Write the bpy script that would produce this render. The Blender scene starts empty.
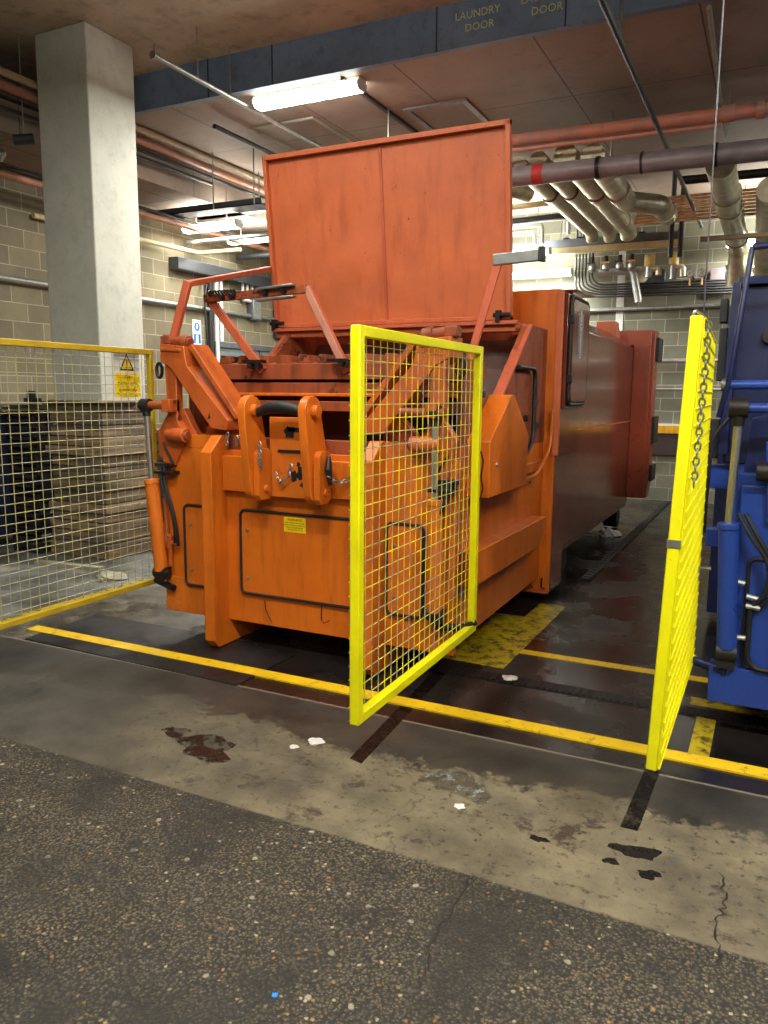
import bpy, bmesh, math, random
from mathutils import Vector, Matrix, Quaternion
random.seed(7)
SC = bpy.context.scene
COL = SC.collection
PI = math.pi

# ------------------------------------------------------------------ materials
def lin(c):
    return tuple(((v/255)/12.92 if v/255 <= .04045 else ((v/255+.055)/1.055)**2.4) for v in c)

class NT:
    def __init__(s, name):
        s.m = bpy.data.materials.new(name); s.m.use_nodes = True
        s.n = s.m.node_tree.nodes; s.l = s.m.node_tree.links; s.n.clear()
        s.out = s.n.new('ShaderNodeOutputMaterial'); s.b = s.n.new('ShaderNodeBsdfPrincipled')
        s.l.new(s.b.outputs[0], s.out.inputs[0])
        s.tc = s.n.new('ShaderNodeTexCoord')
    def node(s, t, **k):
        n = s.n.new('ShaderNode'+t)
        for a, v in k.items(): setattr(n, a, v)
        return n
    def put(s, sock, v):
        if hasattr(v, 'links') or isinstance(v, bpy.types.NodeSocket): s.l.new(v, sock)
        else:
            if isinstance(v, (tuple, list)) and len(v) == 3 and sock.type == 'RGBA': v = (*v, 1)
            sock.default_value = v
    def map(s, scale=(1,1,1), loc=(0,0,0), rot=(0,0,0), src=None):
        n = s.node('Mapping'); s.l.new(src or s.tc.outputs['Object'], n.inputs[0])
        n.inputs['Scale'].default_value = scale; n.inputs['Location'].default_value = loc; n.inputs['Rotation'].default_value = rot
        return n.outputs[0]
    def noise(s, scale, detail=4, rough=.6, vec=None, dist=0.):
        n = s.node('TexNoise'); s.l.new(vec or s.tc.outputs['Object'], n.inputs['Vector'])
        n.inputs['Scale'].default_value = scale; n.inputs['Detail'].default_value = detail
        n.inputs['Roughness'].default_value = rough; n.inputs['Distortion'].default_value = dist
        return n.outputs[0]
    def voro(s, scale, vec=None, out='Color', feature='F1'):
        n = s.node('TexVoronoi', feature=feature); s.l.new(vec or s.tc.outputs['Object'], n.inputs['Vector'])
        n.inputs['Scale'].default_value = scale
        return n.outputs[out]
    def ramp(s, v, a, b, ca=0., cb=1.):
        n = s.node('MapRange'); s.put(n.inputs[0], v); n.inputs[1].default_value = a; n.inputs[2].default_value = b
        n.inputs[3].default_value = ca; n.inputs[4].default_value = cb; n.clamp = True
        return n.outputs[0]
    def math(s, op, a, b=0.):
        n = s.node('Math', operation=op); s.put(n.inputs[0], a); s.put(n.inputs[1], b); return n.outputs[0]
    def mix(s, f, a, b, mode='MIX'):
        n = s.node('Mix', data_type='RGBA', blend_type=mode)
        s.put(n.inputs[0], f); s.put(n.inputs[6], a); s.put(n.inputs[7], b); return n.outputs[2]
    def bump(s, h, strength=.3, dist=.01):
        n = s.node('Bump'); n.inputs['Strength'].default_value = strength; n.inputs['Distance'].default_value = dist
        s.put(n.inputs['Height'], h); s.l.new(n.outputs[0], s.b.inputs['Normal'])
    def fin(s, color, rough=.5, metal=0., spec=None):
        s.put(s.b.inputs['Base Color'], color); s.put(s.b.inputs['Roughness'], rough); s.put(s.b.inputs['Metallic'], metal)
        if spec is not None: s.b.inputs['Specular IOR Level'].default_value = spec
        return s.m
    def xyz(s):
        n = s.node('SeparateXYZ'); s.l.new(s.tc.outputs['Object'], n.inputs[0]); return n.outputs

def plain(name, rgb, rough=.5, metal=0., var=.12, scale=6):
    t = NT(name); c = lin(rgb)
    n = t.ramp(t.noise(scale), .3, .7)
    col = t.mix(n, tuple(v*(1-var) for v in c), tuple(min(1, v*(1+var)) for v in c))
    return t.fin(col, rough, metal)

def painted(name, rgb, rough=.35, wear=.5, dirt=(45,25,15), wearc=(30,18,14), wscale=14, streak=.5, wth=.68):
    """gloss paint over steel: mottling, vertical dirt streaks and chipped patches"""
    t = NT(name); c = lin(rgb)
    m = t.ramp(t.noise(2.2, 5), .3, .7)
    col = t.mix(m, tuple(v*.84 for v in c), tuple(min(1, v*1.1) for v in c))
    st = t.ramp(t.noise(7, 5, .65, t.map((1.6,1.6,.22))), .5, .8, 0, streak)
    col = t.mix(st, col, lin(dirt))
    big = t.ramp(t.noise(1.7, 2), .45, .62)
    chip = t.ramp(t.noise(wscale, 8, .72), wth, wth+.03)
    chip = t.math('MULTIPLY', t.math('MULTIPLY', chip, big), wear*1.6)
    n = t.node('Clamp'); t.put(n.inputs[0], chip)
    col = t.mix(n.outputs[0], col, lin(wearc))
    t.bump(t.noise(40, 3), .06, .004)
    r = t.ramp(t.noise(5, 4), .3, .8, rough*.8, min(1, rough*1.5))
    return t.fin(col, r)

M = {}
M['orange'] = painted('orange_paint', (204,104,24), .36, .55)
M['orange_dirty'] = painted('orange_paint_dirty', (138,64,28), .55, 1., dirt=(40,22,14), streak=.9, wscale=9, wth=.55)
M['orange_arm'] = painted('orange_paint_arm', (178,84,30), .42, .8, dirt=(60,30,18), streak=.7, wscale=12, wth=.6)
M['rear'] = painted('orange_rear_frame', (150,66,42), .3, .2, streak=.15)
M['orange_lid'] = painted('orange_paint_lid', (190,98,58), .5, .8, dirt=(120,45,22), wscale=17, wth=.64, streak=.45)
M['orange_link'] = painted('orange_linkage', (180,86,56), .5, .6)
M['orange_shaded'] = painted('orange_paint_shaded', (112,54,38), .15, .15, streak=.15)  # orange darkened to paint in the shade on container and tower sides
M['orange_scuffed'] = painted('orange_scuffed', (204,106,28), .4, 1.0, wearc=(22,18,18), wscale=16, wth=.56, streak=.2)
M['interior'] = painted('hopper_interior_shaded', (70,34,22), .7, 1.)  # dark brown stands in for the shade deep inside the hopper
M['blue'] = painted('blue_paint', (32,62,142), .32, .3, dirt=(10,14,40), wearc=(150,150,150), wth=.72, streak=.5)
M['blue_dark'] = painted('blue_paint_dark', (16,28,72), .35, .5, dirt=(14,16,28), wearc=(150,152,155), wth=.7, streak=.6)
M['black'] = plain('black_rubber', (22,22,24), .55)
M['blacksteel'] = plain('dark_steel', (38,34,34), .45, .5)
M['chrome'] = plain('chrome_rod', (215,216,218), .32, 1., .05)
M['steel'] = plain('galvanised_steel', (150,152,150), .4, .8, .2, 18)
M['pipegrey'] = plain('pipe_grey', (128,118,122), .45, .2, .25, 5)
M['pipered'] = painted('pipe_red', (186,118,98), .45, .6, dirt=(110,80,74), wearc=(150,120,110), wscale=6, wth=.52)
M['clad'] = None
M['copper'] = plain('copper', (224,172,124), .4, .4, .3, 9)
M['cream'] = plain('cream_paint', (190,176,130), .5, 0, .15, 8)
M['creampipe'] = plain('cream_pipe', (166,148,120), .45, 0, .2, 8)
M['pinkpipe'] = plain('pink_pipe', (160,110,88), .45, 0, .2, 8)
M['white'] = plain('white_plastic', (205,208,205), .5, 0, .05)
M['offwhite'] = plain('white_painted_strip', (196,200,196), .6, 0, .1)
M['signwhite'] = plain('sign_white', (222,228,232), .45, 0, .03)
M['signyellow'] = plain('sign_yellow', (240,206,20), .45, 0, .04)
M['signblue'] = plain('sign_blue', (30,110,180), .45, 0, .05)
M['signblack'] = plain('sign_black', (25,22,18), .5, 0, .02)
M['rag'] = plain('crumpled_white', (200,196,190), .8, 0, .1, 20)
M['bluebit'] = plain('blue_plastic', (20,120,220), .4, 0, .05)
M['darkblue'] = plain('dark_blue_plastic', (26,34,58), .5, 0, .3, 4)
M['darkpile'] = plain('dark_scrap', (26,25,27), .8, 0, .4, 7)
M['sheet'] = plain('grey_board', (150,148,130), .75, 0, .2, 5)
M['sheet2'] = plain('pink_board', (176,128,100), .7, 0, .2, 5)
M['brownstack'] = plain('brown_board', (104,90,70), .8, 0, .35, 5)
M['guard_yellow'] = painted('guard_yellow', (214,160,22), .5, .3)
M['guard_dark'] = plain('guard_dark', (52,40,38), .7, 0, .2)
M['door_grey'] = plain('door_grey', (110,122,126), .5, .2, .1, 4)
M['duct'] = plain('dark_duct', (56,58,62), .45, .4, .25, 5)
M['beamgrey'] = plain('channel_grey', (92,96,104), .45, .5, .2, 7)

def mat_yellow():
    t = NT('gate_yellow_paint'); c = lin((232,226,4))
    col = t.mix(t.ramp(t.noise(4), .35, .7), tuple(v*.82 for v in c), c)
    chip = t.ramp(t.noise(34, 7, .75), .66, .7)
    z = t.ramp(t.noise(3, 2), .45, .6)
    col = t.mix(t.math('MULTIPLY', chip, z), col, lin((70,66,40)))
    return t.fin(col, .4)
M['yellow'] = mat_yellow()
def mat_yellow_old():
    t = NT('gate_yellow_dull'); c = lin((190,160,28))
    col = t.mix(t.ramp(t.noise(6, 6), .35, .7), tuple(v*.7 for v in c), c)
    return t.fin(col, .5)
M['yellow_dull'] = mat_yellow_old()
def mat_mesh(name, rgb):
    t = NT(name); c = lin(rgb)
    col = t.mix(t.ramp(t.noise(9, 5), .4, .62), lin((150,150,130)), c)
    return t.fin(col, .45, .2)
M['wire'] = mat_mesh('wire_yellow', (232,222,40))
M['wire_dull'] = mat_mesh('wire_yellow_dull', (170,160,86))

def mat_clad():
    t = NT('foil_lagging'); c = lin((196,190,162))
    v = t.noise(7, 5, .6)
    col = t.mix(t.ramp(v, .35, .65), tuple(x*.62 for x in c), c)
    t.bump(t.noise(24, 4), .35, .01)
    return t.fin(col, .36, .55)
M['clad'] = mat_clad()

def mat_concrete(name, rgb, var=.18, rough=.85, scale=1.6, stain=(60,50,40), st=.35, spec=.3):
    t = NT(name); c = lin(rgb)
    col = t.mix(t.ramp(t.noise(scale, 6, .6), .3, .7), tuple(v*(1-var) for v in c), tuple(v*(1+var) for v in c))
    col = t.mix(t.ramp(t.noise(scale*5, 8, .7), .5, .75, 0, st), col, lin(stain))
    t.bump(t.noise(30, 5), .25, .004)
    return t.fin(col, rough, 0, spec)
M['ceiling'] = mat_concrete('ceiling_concrete', (176,166,148), .2, .85, 1.1, (90,72,52), .55)
M['step'] = mat_concrete('blue_grey_downstand', (96,112,136), .2, .6, 1.5, (30,32,38), .5)
M['pillar'] = mat_concrete('pillar_concrete', (178,180,170), .1, .8, 2., (120,118,108), .35)

def mat_plyceil():
    t = NT('board_ceiling'); c = lin((142,126,112)); x = t.xyz()
    col = t.mix(t.ramp(t.noise(.9, 5), .3, .7), tuple(v*.72 for v in c), tuple(v*1.15 for v in c))
    def line(src, period, off, w):
        f = t.math('FRACT', t.math('ADD', t.math('DIVIDE', src, period), off))
        return t.ramp(t.math('ABSOLUTE', t.math('SUBTRACT', f, .5)), 0, w)
    a = line(x[0], 1.25, .08, .009); b = line(x[1], 2.5, .3, .004)
    l = t.math('MINIMUM', a, b)
    col = t.mix(l, lin((48,38,34)), col)
    col = t.mix(t.ramp(t.noise(5, 7, .7), .55, .8, 0, .5), col, lin((60,46,38)))
    return t.fin(col, .75)
M['plyceil'] = mat_plyceil()

def mat_block(name, horiz, rgb_a, rgb_b, mort):
    t = NT(name); x = t.xyz()
    cb = t.node('CombineXYZ'); t.l.new(x[horiz], cb.inputs[0]); t.l.new(x[2], cb.inputs[1])
    b = t.node('TexBrick'); t.l.new(cb.outputs[0], b.inputs['Vector'])
    b.inputs['Scale'].default_value = 1; b.inputs['Brick Width'].default_value = .40; b.inputs['Row Height'].default_value = .196
    b.inputs['Mortar Size'].default_value = .006; b.inputs['Mortar Smooth'].default_value = .3; b.inputs['Bias'].default_value = 0
    b.inputs['Color1'].default_value = (*lin(rgb_a), 1); b.inputs['Color2'].default_value = (*lin(rgb_b), 1); b.inputs['Mortar'].default_value = (*lin(mort), 1)
    col = t.mix(t.ramp(t.noise(3, 6), .3, .7, .0, .35), b.outputs['Color'], lin((70,66,56)))
    h = t.math('ADD', t.math('MULTIPLY', b.outputs['Fac'], -1.), t.math('MULTIPLY', t.noise(50, 4), .3))
    t.bump(h, .4, .006)
    return t.fin(col, .85, 0, .25)
M['block_left'] = mat_block('blockwork_left', 1, (134,126,102), (112,106,88), (168,162,140))
M['block_back'] = mat_block('blockwork_back', 0, (126,126,108), (110,112,98), (170,172,158))

def mat_floor():
    t = NT('yard_floor'); x = t.xyz()
    wob = t.math('MULTIPLY', t.math('SUBTRACT', t.noise(1.1, 6, .62), .5), 1.)
    fine = t.math('MULTIPLY', t.math('SUBTRACT', t.noise(9, 6, .7), .5), .28)
    # exposed aggregate asphalt
    base = t.mix(t.ramp(t.noise(1.0, 6), .35, .7), lin((54,48,36)), lin((96,87,67)))
    dis = t.node('VectorMath', operation='ADD'); t.l.new(t.tc.outputs['Object'], dis.inputs[0])
    nd = t.node('TexNoise'); t.l.new(t.tc.outputs['Object'], nd.inputs['Vector']); nd.inputs['Scale'].default_value = 60; nd.inputs['Detail'].default_value = 3
    sd = t.node('VectorMath', operation='SCALE'); t.l.new(nd.outputs['Color'], sd.inputs[0]); sd.inputs['Scale'].default_value = .012; t.l.new(sd.outputs[0], dis.inputs[1])
    def stones(scale, th, soft=.05):
        v_ = t.node('TexVoronoi'); t.l.new(dis.outputs[0], v_.inputs[0]); v_.inputs['Scale'].default_value = scale
        sp_ = t.node('SeparateColor'); t.l.new(v_.outputs['Color'], sp_.inputs[0])
        return v_, sp_, t.math('MULTIPLY', t.ramp(v_.outputs['Distance'], .26, .42, 1, 0), t.ramp(sp_.outputs[0], th, th+soft))
    vn, sep, p1 = stones(88, .45, .4)
    base = t.mix(t.ramp(vn.outputs['Distance'], .25, .6), base, tuple(v*.35 for v in lin((50,46,38))))
    asph = t.mix(t.math('MULTIPLY', p1, .5), base, t.mix(sep.outputs[1], lin((114,105,84)), lin((112,84,48))))
    v2, sep2, p2 = stones(60, .90)
    asph = t.mix(t.math('MULTIPLY', p2, .75), asph, t.mix(t.ramp(sep2.outputs[1], .4, .7), lin((164,154,122)), lin((150,104,44))))
    v3, sep3, p3 = stones(150, .8)
    asph = t.mix(t.math('MULTIPLY', p3, .45), asph, lin((130,122,100)))
    v4, sep4, p4 = stones(34, .965, .01)
    asph = t.mix(t.math('MULTIPLY', p4, .5), asph, lin((180,172,150)))
    dark = t.ramp(t.noise(1.7, 6, .68, t.map((1,1,1), (4,2,0))),   .47, .64, 0, .85)
    asph = t.mix(dark, asph, lin((27,25,21)))
    blot = t.ramp(t.noise(5, 6, .68, t.map((1,1,1), (1,8,0))), .57, .64, 0, .75)
    asph = t.mix(blot, asph, lin((22,20,18)))
    # smoother beige concrete band
    conc = t.mix(t.ramp(t.noise(2.2, 7, .65), .3, .7), lin((58,53,42)), lin((120,110,86)))
    conc = t.mix(t.ramp(t.noise(24, 6, .7), .56, .64, 0, .85), conc, lin((44,38,30)))
    conc = t.mix(t.ramp(t.noise(4.2, 6, .7, t.map((1,1,1), (9,1,0))), .57, .64, 0, .85), conc, lin((46,32,26)))
    conc = t.mix(t.ramp(t.noise(1.3, 5, .65, t.map((1,1,1), (2,5,0))), .52, .7, 0, .55), conc, lin((52,46,38)))
    conc = t.mix(t.ramp(t.noise(60, 6, .8), .6, .68, 0, .5), conc, lin((40,35,29)))
    # dark wet slab
    wet = t.mix(t.ramp(t.noise(1.6, 6, .6), .35, .68), lin((16,15,15)), lin((38,35,32)))
    wet = t.mix(t.ramp(t.noise(.9, 3, .6, t.map((1,1,1), (3,7,0))), .5, .7, 0, .6), wet, lin((40,24,20)))
    wet = t.mix(t.ramp(t.noise(12, 8, .75), .68, .73, 0, .5), wet, lin((120,118,112)))
    # joint y=2.3 asphalt to concrete, left of x=-3 everything is dull grey-brown
    mA = t.math('MULTIPLY', t.ramp(t.math('ADD', x[1], t.math('MULTIPLY', fine, .06)), 2.294, 2.306), t.ramp(leftness, 0, .7, .55, 1)) if False else t.ramp(t.math('ADD', x[1], t.math('MULTIPLY', fine, .06)), 2.294, 2.306)
    leftness = t.ramp(t.math('ADD', x[0], t.math('MULTIPLY', wob, 1.6)), -3.1, -1.7)
    conc_dull = t.mix(t.ramp(t.noise(3, 6), .35, .65), lin((44,42,36)), lin((70,66,56)))
    conc2 = t.mix(leftness, conc_dull, conc)
    col = t.mix(mA, asph, conc2)
    edge = t.math('ADD', t.math('ADD', x[1], t.math('MULTIPLY', wob, 1.0)), fine)
    mB = t.ramp(t.math('ADD', edge, t.math('MULTIPLY', t.math('SUBTRACT', t.noise(22, 8, .8), .5), .5)), 2.96, 3.02)
    grey = t.mix(t.ramp(t.noise(2.6, 6, .6), .35, .68), lin((34,32,29)), lin((62,58,50)))
    col = t.mix(mB, col, grey)
    mC = t.ramp(x[1], 3.335, 3.345)
    col = t.mix(mC, col, wet)
    lm = t.math('MULTIPLY', t.ramp(t.math('ADD', x[0], t.math('MULTIPLY', fine, .8)), -3.12, -3.0, 1, 0), mC)
    col = t.mix(lm, col, t.mix(t.ramp(t.noise(5, 7, .7), .38, .66), lin((50,47,41)), lin((118,112,98))))
    # left bay: pale worn concrete beyond the left gate line
    mL = t.math('MULTIPLY', t.ramp(t.math('ADD', x[0], t.math('MULTIPLY', wob, .3)), -4.75, -4.4, 1, 0), t.ramp(x[1], 3.2, 3.6))
    pale = t.mix(t.ramp(t.noise(1.4, 7, .65), .4, .66), lin((60,60,56)), lin((128,132,128)))
    col = t.mix(mL, col, pale)
    # slab joint lines
    for xx, y0 in ((-4.27, 2.5),):
        pass
    j = t.ramp(t.math('ABSOLUTE', t.math('SUBTRACT', x[1], 3.34)), .004, .012, .75, 0)
    col = t.mix(j, col, lin((120,112,98)))
    # cracks
    cv = t.node('TexVoronoi', feature='DISTANCE_TO_EDGE'); cm = t.node('Vectorize') if False else None
    wv = t.node('VectorMath', operation='ADD'); t.l.new(t.tc.outputs['Object'], wv.inputs[0])
    nz = t.node('TexNoise'); t.l.new(t.tc.outputs['Object'], nz.inputs['Vector']); nz.inputs['Scale'].default_value = 5; nz.inputs['Detail'].default_value = 6
    sc = t.node('VectorMath', operation='SCALE'); t.l.new(nz.outputs['Color'], sc.inputs[0]); sc.inputs['Scale'].default_value = .35
    t.l.new(sc.outputs[0], wv.inputs[1]); t.l.new(wv.outputs[0], cv.inputs['Vector']); cv.inputs['Scale'].default_value = .75
    crack = t.math('MULTIPLY', t.ramp(cv.outputs['Distance'], .002, .006, 1, 0), t.ramp(t.noise(1.2, 2), .52, .62, 0, .6))
    crack = t.math('MULTIPLY', crack, t.ramp(x[1], 3.2, 3.3, 1, 0))
    col = t.mix(crack, col, lin((24,20,18)))
    rdry = t.ramp(t.noise(2.4, 5), .35, .7, .62, .95)
    rwet = t.ramp(t.noise(1.5, 5, .6), .4, .68, .10, .5)
    wetm = t.math('MAXIMUM', mC, t.math('MULTIPLY', mB, .45))
    wetm = t.math('MULTIPLY', wetm, t.ramp(x[0], -4.7, -4.5, .3, 1))
    mr = t.node('Mix', data_type='FLOAT'); t.put(mr.inputs[0], wetm); t.put(mr.inputs[2], rdry); t.put(mr.inputs[3], rwet)
    hb = t.math('ADD', t.noise(60, 4, .7), t.math('MULTIPLY', vn.outputs['Distance'], -.6))
    bn = t.node('Bump'); t.put(bn.inputs['Height'], hb); bn.inputs['Distance'].default_value = .006
    t.put(bn.inputs['Strength'], t.ramp(x[1], 2.29, 2.31, .55, .1)); t.l.new(bn.outputs[0], t.b.inputs['Normal'])
    return t.fin(col, mr.outputs[0])
M['floor'] = mat_floor()

def mat_line():
    t = NT('floor_paint_yellow'); c = lin((226,186,22))
    col = t.mix(t.ramp(t.noise(3, 5), .3, .7), tuple(v*.8 for v in c), c)
    col = t.mix(t.ramp(t.noise(26, 8, .75), .56, .66, 0, .85), col, lin((60,50,22)))
    return t.fin(col, .45)
M['line'] = mat_line()
def mat_line_worn():
    t = NT('floor_paint_worn'); c = lin((196,172,28))
    col = t.mix(t.ramp(t.noise(3, 5), .3, .7), tuple(v*.7 for v in c), c)
    col = t.mix(t.ramp(t.noise(12, 8, .75), .47, .58, 0, .92), col, lin((36,32,22)))
    return t.fin(col, .4)
M['line_worn'] = mat_line_worn()
def mat_plate():
    t = NT('black_floor_plate')
    col = t.mix(t.ramp(t.noise(3, 5), .35, .7), lin((12,12,14)), lin((26,24,24)))
    col = t.mix(t.ramp(t.noise(16, 8, .8), .64, .7, 0, .5), col, lin((110,106,96)))
    return t.fin(col, t.ramp(t.noise(2.5, 4), .4, .65, .4, .7))
M['plate'] = mat_plate()

def mat_boards():
    """scuffed horizontal boards"""
    t = NT('weathered_boards')
    v = t.map((.5,.5,7))
    col = t.mix(t.ramp(t.noise(1.6, 6, .7, v), .36, .64), lin((70,62,52)), lin((150,130,104)))
    col = t.mix(t.ramp(t.noise(3, 7, .7, t.map((1,1,3))), .56, .68, 0, .8), col, lin((40,36,34)))
    t.bump(t.noise(14, 5, .6, t.map((.4,.4,4))), .5, .01)
    return t.fin(col, .8)
M['boards'] = mat_boards()

def emis(name, rgb, strength):
    t = NT(name); t.fin(rgb, .4)
    t.b.inputs['Emission Color'].default_value = (*rgb, 1); t.b.inputs['Emission Strength'].default_value = strength
    return t.m
M['tube'] = emis('lit_diffuser', (1., .98, .86), 15.)

# ------------------------------------------------------------------ geometry
class MB:
    def __init__(s): s.v = []; s.f = []
    def add(s, vs, fs):
        b = len(s.v); s.v += [Vector(v) for v in vs]; s.f += [tuple(b+i for i in f) for f in fs]; return s
    def box(s, x0, x1, y0, y1, z0, z1):
        x0, x1 = sorted((x0, x1)); y0, y1 = sorted((y0, y1)); z0, z1 = sorted((z0, z1))
        return s.add([(x0,y0,z0),(x1,y0,z0),(x1,y1,z0),(x0,y1,z0),(x0,y0,z1),(x1,y0,z1),(x1,y1,z1),(x0,y1,z1)],
                     [(0,3,2,1),(4,5,6,7),(0,1,5,4),(1,2,6,5),(2,3,7,6),(3,0,4,7)])
    def prism(s, pts, ax, a0, a1):
        """polygon pts in the plane normal to axis ax (0: yz, 1: xz, 2: xy), from a0 to a1"""
        n = len(pts); a0, a1 = sorted((a0, a1))
        def P(p, a):
            return (a,p[0],p[1]) if ax == 0 else ((p[0],a,p[1]) if ax == 1 else (p[0],p[1],a))
        ar = sum(pts[i][0]*pts[(i+1)%n][1]-pts[(i+1)%n][0]*pts[i][1] for i in range(n))
        if (ar < 0) != (ax == 1): pts = pts[::-1]
        vs = [P(p, a0) for p in pts]+[P(p, a1) for p in pts]
        fs = [tuple(range(n))[::-1], tuple(range(n, 2*n))]+[(i, (i+1)%n, n+(i+1)%n, n+i) for i in range(n)]
        return s.add(vs, fs)
    def tube(s, path, r, n=10, closed=False, caps=True):
        path = [Vector(p) for p in path]; L = len(path); rings = []; up = None
        for i, p in enumerate(path):
            if closed: d = (path[(i+1)%L]-path[i-1])
            else: d = (path[min(i+1, L-1)]-path[max(i-1, 0)])
            d.normalize()
            if up is None:
                up = Vector((0,0,1)) if abs(d.z) < .9 else Vector((1,0,0))
            u = (up-d*up.dot(d)).normalized(); up = u; w = d.cross(u)
            rr = r[i] if isinstance(r, (list, tuple)) else r
            rings.append([p+u*math.cos(2*PI*k/n)*rr+w*math.sin(2*PI*k/n)*rr for k in range(n)])
        vs = [v for R in rings for v in R]; fs = []
        m = L if closed else L-1
        for i in range(m):
            a = i*n; b = ((i+1)%L)*n
            for k in range(n): fs.append((a+k, a+(k+1)%n, b+(k+1)%n, b+k))
        if caps and not closed:
            fs.append(tuple(range(n))[::-1]); fs.append(tuple((L-1)*n+k for k in range(n)))
        return s.add(vs, fs)
    def cyl(s, p0, p1, r, n=20): return s.tube([p0, p1], r, n)
    def bar(s, p0, p1, w, h, up=(0,0,1)):
        """rectangular bar p0 to p1, w sideways, h along up"""
        p0 = Vector(p0); p1 = Vector(p1); d = (p1-p0).normalized(); up = Vector(up)
        u = (up-d*up.dot(d)).normalized(); k = d.cross(u)
        q = [(-1,-1),(1,-1),(1,1),(-1,1)]
        vs = [p+k*a*w/2+u*b*h/2 for p in (p0, p1) for a, b in q]
        return s.add(vs, [(0,3,2,1),(4,5,6,7),(0,1,5,4),(1,2,6,5),(2,3,7,6),(3,0,4,7)])
    def mesh(s, off=Vector((0,0,0))):
        me = bpy.data.meshes.new('m'); me.from_pydata([tuple(v-off) for v in s.v], [], s.f)
        bm = bmesh.new(); bm.from_mesh(me); bmesh.ops.recalc_face_normals(bm, faces=bm.faces); bm.to_mesh(me); bm.free()
        return me

def origin(par):
    o = Vector((0,0,0))
    while par is not None: o += par.location; par = par.parent
    return o

def obj(name, mb, mat, parent=None, bev=0., loc=None, smooth=None, **props):
    off = origin(parent)
    if parent is None:
        if loc is None:
            xs = [v.x for v in mb.v]; ys = [v.y for v in mb.v]; zs = [v.z for v in mb.v]
            loc = Vector(((min(xs)+max(xs))/2, (min(ys)+max(ys))/2, min(zs)))
        off = Vector(loc)
    me = mb.mesh(off); me.name = name
    o = bpy.data.objects.new(name, me); COL.objects.link(o)
    if parent is not None: o.parent = parent
    else: o.location = off
    me.materials.append(M[mat] if isinstance(mat, str) else mat)
    if smooth is not False:
        for p in me.polygons: p.use_smooth = True
        try:
            me.set_sharp_from_angle(angle=math.radians(32))
        except Exception: pass
    if bev:
        b = o.modifiers.new('b', 'BEVEL'); b.width = bev; b.segments = 2; b.limit_method = 'ANGLE'; b.angle_limit = math.radians(40)
        b.harden_normals = False
    for k, v in props.items(): o[k] = v
    return o

def thing(name, loc, label, cat, group=None):
    o = bpy.data.objects.new(name, None); COL.objects.link(o); o.location = loc; o.empty_display_size = .2
    o['label'] = label; o['category'] = cat
    if group: o['group'] = group
    return o
def struct(name, mb, mat, bev=0., loc=(0,0,0), **k):
    return obj(name, mb, mat, None, bev, loc, kind='structure', **k)

def text_mesh(name, body, size, mat, parent, pos, xdir, updir, align='CENTER', ext=.0006, space=1.):
    cu = bpy.data.curves.new('t', 'FONT'); cu.body = body; cu.size = size; cu.align_x = align; cu.align_y = 'CENTER'; cu.extrude = ext
    cu.space_character = space; cu.resolution_u = 2
    to = bpy.data.objects.new('t', cu); COL.objects.link(to)
    bpy.context.view_layer.update()
    me = bpy.data.meshes.new_from_object(to); bpy.data.objects.remove(to)
    X = Vector(xdir).normalized(); U = Vector(updir).normalized(); N = X.cross(U)
    Rm = Matrix((X, U, N)).transposed().to_4x4()
    me.transform(Matrix.Translation(Vector(pos)-origin(parent)) @ Rm)
    me.materials.clear(); me.materials.append(M[mat]); me.name = name
    o = bpy.data.objects.new(name, me); COL.objects.link(o); o.parent = parent
    return o

def rrect(x0, x1, z0, z1, r, n=5):
    pts = []
    for cx, cz, a in ((x1-r,z1-r,0),(x0+r,z1-r,90),(x0+r,z0+r,180),(x1-r,z0+r,270)):
        for k in range(n+1):
            t = math.radians(a+90*k/n); pts.append((cx+r*math.cos(t), cz+r*math.sin(t)))
    return pts
def bend(pts, r=.1, n=5):
    """round the corners of a polyline"""
    P = [Vector(p) for p in pts]; out = [P[0]]
    for i in range(1, len(P)-1):
        a = (P[i-1]-P[i]); b = (P[i+1]-P[i]); rr = min(r, a.length*.49, b.length*.49)
        a = P[i]+a.normalized()*rr; c = P[i]+b.normalized()*rr
        for k in range(n+1):
            t = k/n; out.append(a*(1-t)**2+P[i]*2*t*(1-t)+c*t*t)
    out.append(P[-1]); return out
def chain_mb(path, L=.034, wr=.0035, wid=.011):
    """alternating oval links along a polyline"""
    mb = MB(); P = [Vector(p) for p in path]
    seg = [(P[i+1]-P[i]).length for i in range(len(P)-1)]; tot = sum(seg); n = max(2, int(tot/(L*.76)))
    def at(d):
        for i, s_ in enumerate(seg):
            if d <= s_ or i == len(seg)-1: return P[i].lerp(P[i+1], d/s_), (P[i+1]-P[i]).normalized()
            d -= s_
    for k in range(n):
        c, d = at((k+.5)*tot/n)
        u = Vector((1,0,0)) if abs(d.x) < .8 else Vector((0,1,0)); u = (u-d*u.dot(d)).normalized(); w = d.cross(u)
        if k % 2: u, w = w, u
        ring = [c+d*math.cos(t)*L/2+u*math.sin(t)*wid for t in [2*PI*q/10 for q in range(10)]]
        mb.tube(ring, wr, 5, closed=True)
    return mb

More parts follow.
